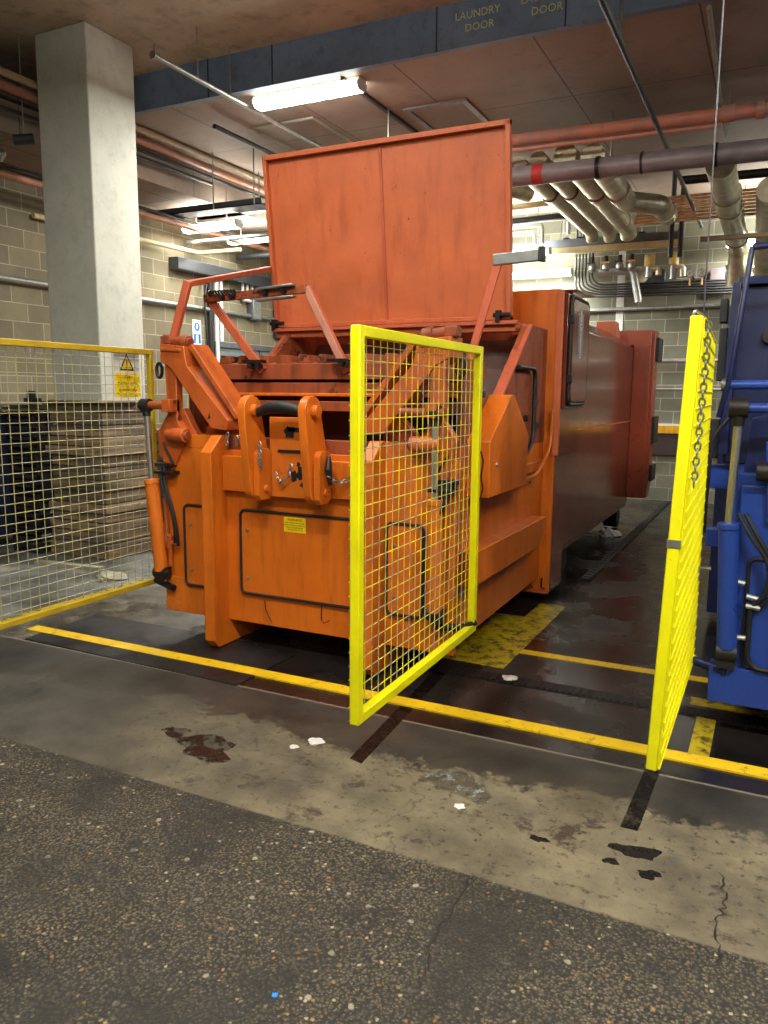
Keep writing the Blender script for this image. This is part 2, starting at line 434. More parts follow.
# ------------------------------------------------------------------ camera (solved from the vanishing points)
f_px, yaw, pit, rol = 781.95, -0.460757, -0.150154, 0.00825762
F = Vector((math.sin(yaw)*math.cos(pit), math.cos(yaw)*math.cos(pit), math.sin(pit)))
R0 = Vector((math.cos(yaw), -math.sin(yaw), 0)); U0 = R0.cross(F)
Rv = R0*math.cos(rol)+U0*math.sin(rol); Uv = -R0*math.sin(rol)+U0*math.cos(rol)
cam = bpy.data.objects.new('camera', bpy.data.cameras.new('camera')); COL.objects.link(cam); SC.camera = cam
cam.matrix_world = Matrix.Translation((0,0,1.6)) @ Matrix((Rv, Uv, -F)).transposed().to_4x4()
cam.data.sensor_fit = 'VERTICAL'; cam.data.sensor_height = 36; cam.data.lens = f_px/1024*36; cam.data.clip_end = 200

# ------------------------------------------------------------------ the room
XL, YB, XR, YF = -7.5, 12.7, 6.0, -6.0
H1, H2, YS = 4.8, 4.45, 6.54
struct('floor', MB().box(XL-.3, XR+.3, YF-.3, YB+.3, -.2, 0), 'floor')
struct('wall_left', MB().box(XL-.25, XL, YF, YB, 0, H1), 'block_left')
struct('wall_back', MB().box(XL-.25, XR+.25, YB, YB+.25, 0, H1), 'block_back')
struct('wall_right', MB().box(XR, XR+.25, YF, YB, 0, H1), 'block_left')
struct('wall_front', MB().box(XL-.25, XR+.25, YF-.25, YF, 0, H1), 'block_back')
struct('ceiling', MB().box(XL-.25, XR+.25, YF-.25, YS, H1, H1+.2), 'ceiling')
struct('ceiling_lower', MB().box(XL-.25, XR+.25, YS+.06, YB+.25, H2, H2+.15), 'plyceil')
dn = struct('ceiling_downstand', MB().box(XL-.25, XR+.25, YS, YS+.06, H2, H1+.1), 'step')
# joints in the downstand and stencilled words on it
for i, xx in enumerate((-6.9, -5.2, -4.45, -2.79, -1.70, -.4, 1.3)):
    obj('joint_strip', MB().box(xx-.006, xx+.006, YS-.004, YS+.001, H2, H1), 'blacksteel', dn)
M['stencil'] = plain('stencil_paint', (170,178,120), .7, 0, .25, 30)
for wx, wz in ((-2.43, 4.64), (-1.87, 4.66)):
    text_mesh('stencil_word', 'LAUNDRY', .085, 'stencil', dn, (wx, YS-.003, wz+.045), (1,0,0), (0,0,1))
    text_mesh('stencil_word', 'DOOR', .085, 'stencil', dn, (wx+.02, YS-.003, wz-.055), (1,0,0), (0,0,1))

struct('ceiling_soffit', MB().box(XL, -6.62, -1, YB, 3.98, H2), 'plyceil')
# pillar with scuffed board cladding round its foot
pil = struct('concrete_pillar', MB().box(-6.29, -5.66, 5.44, 6.02, 0, H1), 'pillar', .012)
zz = 0.
k = 0
while zz < 1.5:
    h = random.choice((.09, .12, .15, .11)); h = min(h, 1.53-zz)
    o_ = random.uniform(.03, .075)
    obj('cladding_board', MB().box(-6.29-o_, -5.66+o_, 5.44-o_, 6.02+o_*.6, zz+.006, zz+h-.004), 'boards', pil, .006)
    zz += h; k += 1
obj('cladding_strap', MB().box(-6.37, -5.58, 5.36, 6.08, 1.475, 1.5), 'blacksteel', pil, .003)

# door opening with roller shutter on the left wall
d = struct('door_1', MB().box(XL+.001, XL+.03, 9.45, 11.6, .0, 2.26), 'door_grey')
fr = MB(); fr.box(XL, XL+.07, 9.37, 9.45, 0, 2.34); fr.box(XL, XL+.07, 11.6, 11.68, 0, 2.34); fr.box(XL, XL+.07, 9.45, 11.6, 2.26, 2.34); fr.box(XL, XL+.06, 10.5, 10.55, 0, 2.26)
obj('door_frame', fr, 'beamgrey', d, .004)
sl = MB(); z = .05
while z < 2.22: sl.box(XL+.03, XL+.04, 9.47, 11.58, z, z+.05); z += .07
obj('door_slats', sl, 'door_grey', d)

# yellow guard rail board and dark kick board on the back wall
g = struct('trim_1', MB().box(-3.6, 1.8, YB-.05, YB, 1.035, 1.155), 'guard_yellow', .004)
obj('top_strip', MB().box(-3.6, 1.8, YB-.045, YB, 1.155, 1.18), 'offwhite', g)
struct('trim_2', MB().box(-3.6, 1.8, YB-.035, YB, .70, 1.03), 'guard_dark', .004)
struct('trim_3', MB().box(-2.33, -2.22, YB-.012, YB, 0, H2), 'offwhite')

# ------------------------------------------------------------------ floor marks
def flat(name, pts, z0, z1, mat, label, cat, **k):
    return obj(name, MB().prism(pts, 2, z0, z1), mat, None, 0, None, label=label, category=cat, **k)
def quad(x0, x1, y0, y1): return [(x0,y0),(x1,y0),(x1,y1),(x0,y1)]
flat('floor_plate', [(-4.27,3.36),(-2.55,3.33),(-2.55,3.9),(-3.1,3.99),(-4.3,3.99)], 0, .006, 'plate', 'black steel plate lying on the floor under the left end of the yellow line', 'floor plate')
flat('yellow_floor_line', quad(-4.43, 3., 3.50, 3.595), 0, .009, 'line', 'long yellow line painted across the floor in front of the orange compactor', 'floor marking')
flat('yellow_floor_line', quad(-1.33, -.2, 4.60, 4.675), 0, .004, 'line', 'thin yellow line on the wet floor running from the worn wide patch to the blue machine', 'floor marking')
flat('yellow_floor_patch', [(-1.80,4.30),(-1.33,4.28),(-1.33,5.82),(-1.53,5.82),(-1.53,5.4),(-1.80,5.4)], 0, .003, 'line_worn', 'wide worn yellow patch painted on the floor beside the orange compactor', 'floor marking')
flat('yellow_floor_patch', quad(-.245, -.155, 3.60, 4.06), 0, .003, 'line_worn', 'short flaking yellow patch on the floor in front of the blue machine', 'floor marking')
flat('yellow_floor_line', quad(-.30, 2.6, 4.22, 4.33), 0, .003, 'line_worn', 'dirty yellow line along the foot of the blue machine', 'floor marking')
flat('yellow_floor_line', quad(-4.72, -3.9, 4.98, 5.05), 0, .004, 'line', 'yellow line on the floor behind the orange compactor\'s left front corner', 'floor marking')
flat('yellow_floor_line', quad(-4.78, -4.70, 3.3, 4.98), 0, .004, 'line_worn', 'faded yellow line on the floor just beyond the left mesh gate', 'floor marking')
def blot(cx, cy, r, asp, label, mat='oil', seed=0):
    rnd = random.Random(seed); n = 28; ph = [rnd.uniform(0, 6) for _ in range(4)]
    pts = []
    for q in range(n):
        a = 2*PI*q/n; rr = r*(1+.22*math.sin(2*a+ph[0])+.16*math.sin(3*a+ph[1])+.12*math.sin(5*a+ph[2])+.08*math.sin(9*a+ph[3]))
        pts.append((cx+asp*rr*math.cos(a), cy+rr*math.sin(a)))
    flat('oil_stain', pts, 0, .0012, mat, label, 'stain')
def mat_stain(name, rgb, scale, lo, hi, amax=.9, rough=.45):
    t = NT(name); m = t.fin(t.mix(t.ramp(t.noise(scale*2), .3, .7), tuple(v*.7 for v in lin(rgb)), lin(rgb)), rough)
    t.put(t.b.inputs['Alpha'], t.ramp(t.noise(scale, 8, .72), lo, hi, 0, amax)); return m
M['oil'] = mat_stain('oil_stain', (20,18,16), 22, .36, .46)
M['oil_red'] = mat_stain('red_brown_stain', (40,27,22), 9, .46, .56, .8, .35)
M['smear'] = mat_stain('whitish_smear', (150,152,148), 16, .52, .62, .8, .4)
M['dark_strip'] = mat_stain('dark_floor_strip', (20,16,15), 7, .36, .56, .85, .35)  # patchy dark tone of the two flat floor strips
blot(-1.06, 2.86, .10, 1.3, 'whitish wet plastic smear on the concrete right of the middle gate', 'smear', 11)
flat('floor_strip', [(-.41,2.84),(-.345,2.84),(-.335,3.36),(-.395,3.36)], 0, .0012, 'dark_strip', 'dark strip on the floor running forward from under the right hand gate', 'floor joint')
flat('floor_strip', [(-1.58,2.86),(-1.51,2.84),(-1.60,4.05),(-1.68,4.05)], 0, .0012, 'dark_strip', 'dark strip on the floor running forward from under the middle gate', 'floor joint')
def crack(pts, label, seed):
    rnd = random.Random(seed); P_ = []
    for a, b_ in zip(pts[:-1], pts[1:]):
        for k_ in range(7): P_.append((a[0]+(b_[0]-a[0])*k_/7+rnd.uniform(-.012,.012), a[1]+(b_[1]-a[1])*k_/7+rnd.uniform(-.006,.006)))
    P_.append(pts[-1]); w_ = [rnd.uniform(.0012,.004) for _ in P_]
    mb = MB(); n = len(P_)
    mb.add([(p[0]-w_[q],p[1],.0008) for q, p in enumerate(P_)]+[(p[0]+w_[q],p[1],.0008) for q, p in enumerate(P_)], [(q,n+q,n+q+1,q+1) for q in range(n-1)])
    obj('floor_crack', mb, 'signblack', None, 0, None, label=label, category='crack')
crack([(-.05,2.70),(-.03,2.55),(-.045,2.42),(-.035,2.24)], 'thin jagged crack in the concrete at the right edge of the floor', 1)
crack([(-.80,2.30),(-.80,2.10),(-.79,1.93),(-.76,1.78)], 'thin jagged crack in the asphalt running towards the viewer', 2)
blot(-.33, 2.70, .045, 1.6, 'black oil stain on the beige concrete, largest of the group at the right', 'oil', 1)
blot(-.27, 2.58, .026, 1.4, 'small black oil stain just below the largest one at the right', 'oil', 2)
blot(-.40, 2.60, .022, 1.0, 'small black oil stain left of and below the largest one', 'oil', 3)
blot(-.66, 2.62, .02, 1.5, 'isolated small oil spot on the beige concrete left of the oil stain group', 'oil', 4)
blot(-2.22, 2.66, .10, 1.7, 'large red brown damp stain on the concrete left of the middle gate', 'oil_red', 5)
blot(-2.45, 2.72, .04, 2.0, 'small red brown damp stain beside the large one', 'oil_red', 6)
# slot drain with grating
dr = obj('drain_grating', MB().box(-1.95, 2.4, 4.06, 4.18, 0, .004), 'blacksteel', None, 0, None, label='dark slotted drain grating crossing the wet floor between the two machines', category='drain')
gb = MB(); x = -1.94
while x < 2.38: gb.box(x, x+.018, 4.07, 4.17, .004, .009); x += .036
obj('grating_bars', gb, 'blacksteel', dr)
# guide rail
gr = obj('guide_rail', MB().box(-1.425, -1.345, 6.75, 12.5, 0, .02), 'blacksteel', None, .003, None, label='studded steel guide rail on the floor along the right of the orange container', category='rail')
y = 6.8
while y < 12.45: obj('rail_stud', MB().box(-1.41, -1.36, y, y+.05, .02, .03), 'duct', gr); y += .11
obj('guide_rail', MB().box(-3.69, -3.61, 6.75, 12.5, 0, .02), 'blacksteel', None, .003, None, label='plain steel guide rail on the floor hidden along the left of the container', category='rail')

def rag(loc, s, label, mat='rag', cat='litter', fl=.35):
    bm = bmesh.new(); bmesh.ops.create_icosphere(bm, subdivisions=3, radius=s)
    for v in bm.verts:
        n_ = v.co.normalized(); kx = 1+.3*math.sin(4*n_.x+3*loc[0])*math.cos(3.5*n_.y+loc[1]*5)+.12*math.sin(9*n_.z+8*n_.x)
        v.co = n_*s*kx; v.co.z = max(-s*.1, v.co.z*fl)
    mb = MB(); mb.v = [v.co+Vector(loc)+Vector((0,0,s*.1)) for v in bm.verts]; mb.f = [tuple(v.index for v in f_.verts) for f_ in bm.faces]; bm.free()
    return obj('litter', mb, mat, None, 0, None, label=label, category=cat)
rag((-1.80,2.93,0), .035, 'white crumpled scrap on the wet floor below the middle gate corner', fl=.15)
rag((-1.86,2.84,0), .02, 'tiny white scrap just below the larger scrap near the middle gate', fl=.15)
rag((-1.24,4.12,.009), .04, 'pale scrap lying on the drain grating', fl=.2)
rag((-1.62,9.1,0.0), .11, 'white rag lying under the orange container', fl=.7)
rag((-1.09,1.56,0), .008, 'small bright blue fragment on the gravelly asphalt in the foreground', 'bluebit', fl=.5)
rag((-1.00,2.70,0), .02, 'small white blob on the beige concrete below the plastic smear', 'rag', fl=.12)
rag((-5.05,4.86,0), .12, 'pale blue grey cloth scrap at the foot of the clad pillar', 'sheet', fl=.35)

# ------------------------------------------------------------------ orange compactor
OC = -2.52
root = thing('waste_compactor', (OC, 5.5, 0), 'large orange waste compactor with raised square lid, container behind, standing in the middle bay', 'compactor')
def P(name, mb, mat='orange', parent=None, bev=.004, **k): return obj(name, mb, mat, parent or root, bev, **k)
mir = lambda x: 2*OC-x

def chassis(P, dx, mats):
    A = lambda x: x+dx
    b = MB(); b.prism([(3.93,.17),(4.05,.17),(5.85,.20),(5.85,1.25),(3.93,1.25)], 0, A(-3.50), A(-1.56))
    ch = P('chassis', b, mats[0])
    b = MB().box(A(-3.54), A(-1.50), 3.90, 3.94, .166, 1.25)
    P('front_plate', b, mats[0])
    return ch
ch = chassis(P, 0, ('orange',))
# ribbed flange low on the left
rb = MB()
for i in range(9): rb.bar((-3.53+i*.03, 3.897, .40), (-3.50+i*.03-.08*0, 3.897, .17), .006, .006, (0,1,0))
P('ribbed_flange', MB().box(-3.545, -3.12, 3.893, 3.90, .166, .40), 'orange_scuffed')
P('ribs', rb, 'orange_scuffed', bev=0)
# skid posts
for x0, x1 in ((-3.11,-3.03), (-2.01,-1.93)):
    b = MB().prism([(3.75,.06),(3.79,.012),(4.62,.012),(4.62,.17),(3.9,.17),(3.9,1.34),(3.86,1.34),(3.75,1.24)], 0, x0, x1)
    P('skid_post', b, 'orange', bev=.005)
# service doors with black gasket
for x0, x1, nm in ((-2.92,-2.12,'centre'), (-3.365,-3.125,'left'), (-1.91,-1.685,'right')):
    dd = P('service_door', MB().prism(rrect(x0, x1, .36, .885, .03), 1, 3.887, 3.90), 'orange', bev=.002)
    P('door_gasket', MB().tube([(p[0], 3.885, p[1]) for p in rrect(x0, x1, .36, .885, .035)], .009, 8, closed=True), 'black', dd, 0)
    bl = MB()
    for zb_ in (.46, .76): bl.cyl((x0+.05, 3.885, zb_), (x0+.05, 3.878, zb_), .010, 10)
    P('door_bolts', bl, 'steel', dd, 0)
    if nm == 'centre':
        st = P('warning_sticker', MB().box(-2.60, -2.447, 3.8855, 3.8868, .775, .865), 'signyellow', dd, 0, label='small yellow warning sticker')
        text_mesh('sticker_title', 'WARNING', .022, 'signblack', st, (-2.523, 3.885, .850), (1,0,0), (0,0,1), ext=.0002)
        for q, tx in enumerate(('THIS COMPACTOR IS FITTED', 'WITH AUTOMATIC CONTROLS', 'ISOLATE POWER BEFORE', 'OPENING THIS DOOR')):
            text_mesh('sticker_line', tx, .0105, 'signblack', st, (-2.523, 3.885, .831-.014*q), (1,0,0), (0,0,1), ext=.0002)
# front band and strip above it
P('front_band', MB().box(-3.03, -2.01, 3.86, 3.90, 1.0, 1.215), 'orange')
P('upper_strip', MB().box(-3.03, -2.01, 3.93, 3.98, 1.24, 1.33), 'orange_dirty')
P('top_ledge', MB().box(-3.40, -3.03, 3.9, 4.1, 1.25, 1.335), 'orange')
P('top_ledge', MB().box(-2.01, -1.62, 3.9, 4.1, 1.25, 1.335), 'orange')
# little drips / hooks under the front
b = MB(); b.tube([(-2.75,3.889,.33),(-2.74,3.885,.27),(-2.70,3.885,.20)], .003, 5); b.tube([(-2.34,3.889,.35),(-2.34,3.885,.26),(-2.32,3.88,.245),(-2.28,3.885,.265)], .003, 5)
P('wire_drips', b, 'blacksteel', bev=0)

# hopper shell: sides with slanted edge, back, floor, beams with comb
def side_plate(x0, x1):
    return MB().prism([(4.12,1.25),(5.85,1.25),(5.85,2.08),(5.33,2.08),(4.72,1.58),(4.30,1.58),(4.30,1.80),(4.12,1.80)], 0, x0, x1)
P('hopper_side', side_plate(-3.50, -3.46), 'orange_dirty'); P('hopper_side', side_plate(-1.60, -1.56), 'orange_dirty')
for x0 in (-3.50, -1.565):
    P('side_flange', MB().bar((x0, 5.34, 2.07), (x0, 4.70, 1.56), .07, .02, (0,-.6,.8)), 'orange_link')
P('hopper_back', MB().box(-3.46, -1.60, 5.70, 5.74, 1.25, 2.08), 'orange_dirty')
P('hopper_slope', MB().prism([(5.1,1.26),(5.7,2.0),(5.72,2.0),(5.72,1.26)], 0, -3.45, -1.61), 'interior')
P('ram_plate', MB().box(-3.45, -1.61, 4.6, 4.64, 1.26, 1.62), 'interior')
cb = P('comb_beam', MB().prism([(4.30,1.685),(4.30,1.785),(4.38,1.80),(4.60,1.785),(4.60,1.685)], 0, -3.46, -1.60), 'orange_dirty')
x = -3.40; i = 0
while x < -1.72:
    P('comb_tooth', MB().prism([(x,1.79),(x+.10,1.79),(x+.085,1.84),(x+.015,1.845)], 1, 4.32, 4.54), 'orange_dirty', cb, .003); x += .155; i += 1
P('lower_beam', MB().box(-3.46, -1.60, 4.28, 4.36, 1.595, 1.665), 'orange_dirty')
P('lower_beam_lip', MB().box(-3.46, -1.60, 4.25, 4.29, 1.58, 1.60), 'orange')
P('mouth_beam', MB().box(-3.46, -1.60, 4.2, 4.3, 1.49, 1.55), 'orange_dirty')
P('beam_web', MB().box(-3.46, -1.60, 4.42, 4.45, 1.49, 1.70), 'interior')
P('lid_hinge_bar', MB().box(-3.60, -1.64, 5.30, 5.42, 2.03, 2.10), 'orange_lid')
P('lid_hinge_lip', MB().box(-3.62, -1.62, 5.26, 5.30, 2.075, 2.10), 'orange_link')
# lid, leaning slightly forward
LB = Vector((0, 5.37, 2.115)); tilt = math.atan2(.15, 1.24); dv = Vector((0, -math.sin(tilt), math.cos(tilt))); nv = Vector((0, -math.cos(tilt), -math.sin(tilt)))
def lidbox(x0, x1, h0, h1, d0, d1):
    mb = MB(); vs = []
    for h in (h0, h1):
        for xx, dd_ in ((x0,d0),(x1,d0),(x1,d1),(x0,d1)): vs.append(Vector((xx,0,0))+LB+dv*h+nv*dd_)
    return mb.add(vs, [(0,3,2,1),(4,5,6,7),(0,1,5,4),(1,2,6,5),(2,3,7,6),(3,0,4,7)])
LH = 1.262
lid = P('lid', lidbox(-3.615, -1.685, 0, LH, 0, .012), 'orange_lid', bev=.002)
for a in ((-3.62,-3.59,0,LH), (-1.712,-1.68,0,LH), (-3.62,-1.68,LH-.03,LH+.004), (-3.62,-1.68,0,.03)):
    P('lid_rim', lidbox(*a, 0, .055), 'orange_lid', lid, .003)
P('lid_seam', lidbox(-2.655, -2.632, .03, LH-.03, .012, .022), 'orange_link', lid, .002)
P('lid_backframe', lidbox(-3.60, -1.70, .3, .36, -.04, 0), 'orange_lid', lid)
for xx in (-3.58, -1.74):
    hb = MB().cyl((xx-.05,5.27,2.14), (xx+.07,5.27,2.14), .016, 10); hb.box(xx-.03, xx+.0, 5.25, 5.3, 2.09, 2.17)
    P('lid_hinge', hb, 'blacksteel', bev=0)

# left linkage frame over the comb
def flatbar(name, p0, p1, w, t, mat, up=(0,1,0)): return P(name, MB().bar(p0, p1, w, t, up), mat, bev=.003)
flatbar('lifting_leg', (-3.02,4.29,1.74), (-3.45,4.29,2.225), .055, .03, 'orange_link')
flatbar('lifting_leg', (-2.39,4.29,1.73), (-2.675,4.29,2.25), .055, .03, M['orange_link'])
M['scuffed_bar'] = painted('scuffed_bar', (176,120,100), .5, .7, dirt=(120,60,40))
P('leg_facing', MB().bar((-2.40,4.265,1.76), (-2.675,4.265,2.25), .045, .01, (0,1,0)), 'scuffed_bar')
flatbar('cross_bar', (-3.465,4.27,2.215), (-2.67,4.27,2.24), .05, .035, 'orange_dirty')
cg = MB(); cg.bar((-3.02,4.24,2.25), (-2.74,4.24,2.265), .015, .05, (0,1,0)); cg.bar((-3.02,4.24,2.18), (-2.74,4.24,2.195), .015, .05, (0,1,0))
P('channel_bracket', cg, 'steel')
sp = MB(); 
sp.tube([(-3.42+.0045*i_, 4.25+.018*math.cos(i_*1.25), 2.245+.018*math.sin(i_*1.25)) for i_ in range(50)], .005, 5)
P('spring', sp, 'blacksteel', bev=0)
bt = MB()
for xx, zz_ in ((-3.30,2.215),(-3.22,2.215),(-2.96,2.225),(-2.82,2.23),(-3.02,1.77),(-3.08,1.77),(-2.40,1.78),(-2.35,1.77)): P('linkage_bolt', MB().cyl((xx,4.22,zz_), (xx,4.27,zz_), .017, 8), 'blacksteel', bev=0)
for a_, c_ in ((-3.14,-2.98),(-2.50,-2.36)): P('linkage_strap', MB().box(a_, c_, 4.22, 4.27, 1.79, 1.81), 'blacksteel', bev=0)
# bent arm from the mast top to the lid
P('lid_arm', MB().bar((-3.44,3.92,1.93), (-3.315,3.93,2.28), .03, .055, (1,0,0)), 'orange_link')
P('lid_arm', MB().bar((-3.32,3.93,2.262), (-3.63,5.27,2.56), .05, .035, (0,0,1)), 'orange_link')
# right hand stay and grey bar
P('lid_stay', MB().bar((-1.62,4.28,1.68), (-1.43,4.28,2.33), .045, .02, (0,1,0)), 'orange_link')
P('stay_bar', MB().bar((-1.46,4.28,2.335), (-1.19,4.28,2.345), .06, .035, (0,1,0)), 'steel', label='grey galvanised bar')
P('stay_bar_end', MB().box(-1.205, -1.175, 4.25, 4.31, 2.31, 2.385), 'black')

# ----- lifting mechanism, one each side
def mech(P, dx, s, C, om, cyl, hoses=True, dirty='orange_dirty'):
    """s=+1 as on the left, s=-1 mirrored about x=C"""
    def X(x): return (x if s > 0 else 2*C-x)+dx
    pr = lambda pts, y0, y1: MB().prism([(X(a), b) for a, b in pts], 1, y0, y1)
    arm = P('lift_arm', pr([(-3.50,1.90),(-3.31,1.88),(-3.29,1.76),(-2.98,1.43),(-2.99,1.37),(-3.11,1.38),(-3.37,1.69),(-3.42,1.75),(-3.50,1.79)], 3.86, 4.04), om)
    P('arm_rail', MB().bar((X(-3.285),3.97,1.885), (X(-2.935),3.97,1.445), .035, .16, (0,1,0)), om, arm)
    P('arm_collar', MB().bar((X(-3.49),3.95,1.865), (X(-3.33),3.95,1.855), .02, .2, (0,1,0)), om, arm)
    b = MB().cyl((X(-3.52),3.93,1.93), (X(-3.31),3.93,1.905), .034, 16); b.cyl((X(-3.38),3.93,1.915), (X(-3.32),3.93,1.905), .044, 16); b.box(X(-3.52), X(-3.45), 3.89, 3.97, 1.90, 1.95)
    P('top_pivot', b, dirty, arm)
    crank = P('crank_plate', pr([(-3.475,1.80),(-3.385,1.80),(-3.385,1.42),(-3.33,1.34),(-3.35,1.26),(-3.44,1.10),(-3.485,1.10),(-3.54,1.36),(-3.465,1.46)], 3.87, 3.93), om)
    P('crank_web', pr([(-3.385,1.50),(-3.33,1.40),(-3.26,1.30),(-3.26,1.12),(-3.36,1.10),(-3.43,1.3)], 3.93, 3.99), om, crank)
    b = MB().cyl((X(-3.45),3.86,1.335), (X(-3.29),3.84,1.33), .045, 18); P('crank_pivot', b, om, crank)
    P('pivot_cap', MB().tube([(X(-3.29),3.84+.0,1.33+.0),(X(-3.278),3.84,1.33)], .028, 14), dirty, crank)
    P('crank_block', MB().box(X(-3.45), X(-3.385), 3.80, 3.90, 1.475, 1.555), om, crank)
    P('gusset', pr([(-3.27,1.25),(-3.25,1.38),(-3.13,1.50),(-3.05,1.42),(-3.05,1.25)], 3.99, 4.05), om)
    P('side_bracket', pr([(-3.60,1.36),(-3.50,1.30),(-3.42,1.16),(-3.60,1.18)], 3.93, 3.97), om)
    # cylinder
    p0, p1, p2 = cyl
    p0, p1, p2 = [Vector((X(p[0]), p[1], p[2])) for p in (p0, p1, p2)]
    cy = P('hydraulic_cylinder', MB().cyl(p0, p1, .045, 24), 'orange')
    P('cylinder_collar', MB().cyl(p1-(p1-p0).normalized()*.02, p1+(p1-p0).normalized()*.012, .05, 24), 'orange', cy)
    P('cylinder_rod', MB().cyl(p1, p2, .019, 20), 'chrome', cy, 0)
    b = MB().cyl(p2+Vector((-.03*s,0,0)), p2+Vector((.03*s,0,0)), .042, 20); b.cyl(p2+(p1-p2).normalized()*.02, p2+(p1-p2).normalized()*.07, .026, 14)
    P('rod_eye', b, 'black' if om.startswith('orange') else 'blacksteel', cy, 0)
    P('rod_pin', MB().cyl(p2-Vector((.055*s,0,0)), p2+Vector((.21*s,0.02,0)), .026, 16), dirty, cy, 0)
    b = MB().cyl(p0+Vector((-.045*s,0,-.01)), p0+Vector((.045*s,0,-.01)), .04, 18); b.cyl(p0+Vector((.045*s,0,-.01)), p0+Vector((.06*s,0,-.01)), .022, 12)
    b.box(p0.x-.03, p0.x+.03, p0.y-.03, 3.92, p0.z-.06, p0.z+.02)
    P('cylinder_foot', b, 'black', cy, 0)
    P('feed_pipe', MB().tube(bend([(X(p_[0]), p_[1], p_[2]) for p_ in ((-3.50,3.86,1.02),(-3.485,3.86,.62),(-3.47,3.86,.52))], .05), .012, 8), om, cy, 0)
    b = MB().cyl((X(-3.465),3.85,.60), (X(-3.455),3.85,.68), .024, 10); b.cyl((X(-3.49),3.85,.64), (X(-3.40),3.85,.63), .014, 8); b.cyl((X(-3.46),3.85,.48), (X(-3.46),3.85,.60), .014, 8)
    P('valve_fitting', b, om, cy, 0)
    if hoses:
        for o_ in (0, .028):
            P('hydraulic_hose', MB().tube(bend([(X(-3.515+o_),3.85,1.14),(X(-3.50+o_),3.83,1.02),(X(-3.405+o_*.3),3.82,.84),(X(-3.395+o_*.6),3.83,.70),(X(-3.42+o_),3.85,.62)], .12, 7), .011, 8), 'black', None, 0)
    b = MB().box(X(-3.55), X(-3.40), 3.82, 3.90, 1.08, 1.10); b.box(X(-3.56), X(-3.42), 3.84, 3.9, 1.125, 1.15); b.bar((X(-3.50),3.86,1.28), (X(-3.42),3.86,1.15), .012, .012)
    P('hose_bracket', b, 'blacksteel')
    P('shackle', MB().tube([(X(-3.545)+.022*math.cos(t_), 3.9, 1.735+.045*math.sin(t_)) for t_ in [2*PI*q/14 for q in range(14)]], .011, 7, closed=True), 'blacksteel', None, 0)
    P('foot_pin', MB().cyl((X(-3.66),3.93,.345) if s > 0 else (-1.44,3.90,.34), (X(-3.45),3.86,.330), .022, 14), 'blacksteel', None, 0)
mech(P, 0, 1, OC, 'orange_arm', ((-3.53,3.84,.44), (-3.587,3.84,1.03), (-3.612,3.84,1.515)))
mech(P, 0, -1, OC, 'orange_arm', ((2*OC+1.585,3.84,.42), (2*OC+1.605,3.84,1.03), (2*OC+1.612,3.84,1.50)))

# ----- hook bracket in the middle front
def arm_profile():
    pts = []
    cy_, cz, r = 3.71, 1.50, .085
    for k_ in range(9):
        t_ = math.radians(-10+190*k_/8); pts.append((cy_+r*math.cos(t_), cz+r*math.sin(t_)))
    cy2, cz2, r2 = 3.765, 1.045, .088
    for k_ in range(9):
        t_ = math.radians(180+180*k_/8); pts.append((cy2+r2*math.cos(t_), cz2+r2*.75*math.sin(t_)))
    return pts+[(3.855,1.25)]
for x0 in (-2.735, -2.33):
    a_ = P('hook_arm', MB().prism(arm_profile(), 0, x0, x0+.05), 'orange', bev=.004)
    b = MB().prism([(3.70,1.01),(3.72,.98),(3.80,.98),(3.83,1.01),(3.83,1.25),(3.80,1.28),(3.73,1.28),(3.70,1.25)], 0, x0+.052, x0+.092)
    P('hook_cheek', b, 'orange', a_, .004)
    P('hook_pin', MB().cyl((x0+.088,3.765,1.045), (x0+.106,3.765,1.045), .022, 14), 'orange_scuffed', a_, .002)
    P('arm_boss', MB().cyl((x0+.04,3.71,1.50), (x0+.085,3.71,1.50), .035, 16), 'orange', a_, .002)
P('hook_backplate', MB().box(-2.66, -2.325, 3.835, 3.862, .99, 1.46), 'orange_scuffed')
P('backplate_slot', MB().box(-2.60, -2.335, 3.829, 3.836, 1.255, 1.272), 'black', bev=0)
tb = MB().tube([(-2.66,3.71,1.485),(-2.62,3.71,1.50),(-2.57,3.70,1.515),(-2.48,3.70,1.522),(-2.40,3.70,1.512),(-2.36,3.71,1.50),(-2.325,3.71,1.485)], [.026,.028,.034,.036,.034,.028,.026], 14)
P('cross_tube', tb, 'black', bev=0, label='black rubber wrapped cross tube')
for (cx, cz, rx, rz) in ((-2.52,1.375,.035,.035),(-2.47,1.39,.07,.014),(-2.44,1.14,.03,.045),(-2.395,1.11,.028,.065),(-2.49,1.12,.022,.035),(-2.42,1.07,.03,.02),(-2.46,1.19,.012,.014),(-2.41,1.20,.01,.01),(-2.385,1.07,.012,.03)):
    ring = [(cx+rx*math.cos(t_)*(1+.25*math.sin(5*t_+cx*40)), cz+rz*math.sin(t_)*(1+.2*math.cos(4*t_+cz*30))) for t_ in [2*PI*q/16 for q in range(16)]]
    P('grease_smear', MB().prism(ring, 1, 3.8335, 3.8355), 'black', bev=0)
for pth in ([(-2.635,3.70,1.32),(-2.625,3.69,1.24),(-2.63,3.70,1.16)], [(-2.65,3.72,1.30),(-2.64,3.69,1.20)], [(-2.60,3.80,1.14),(-2.56,3.79,1.08),(-2.51,3.80,1.12),(-2.50,3.82,1.19)],
            [(-2.85,3.84,1.22),(-2.82,3.83,1.13),(-2.80,3.83,1.06)], [(-2.21,3.74,1.14),(-2.17,3.80,1.10),(-2.13,3.84,1.12),(-2.10,3.85,1.19)],
            [(-3.0,3.88,1.36),(-3.0,3.87,1.28)], [(-2.93,3.88,1.34),(-2.93,3.87,1.28)]):
    P('safety_chain', chain_mb(pth, .028, .0036, .009), 'steel', None, 0)
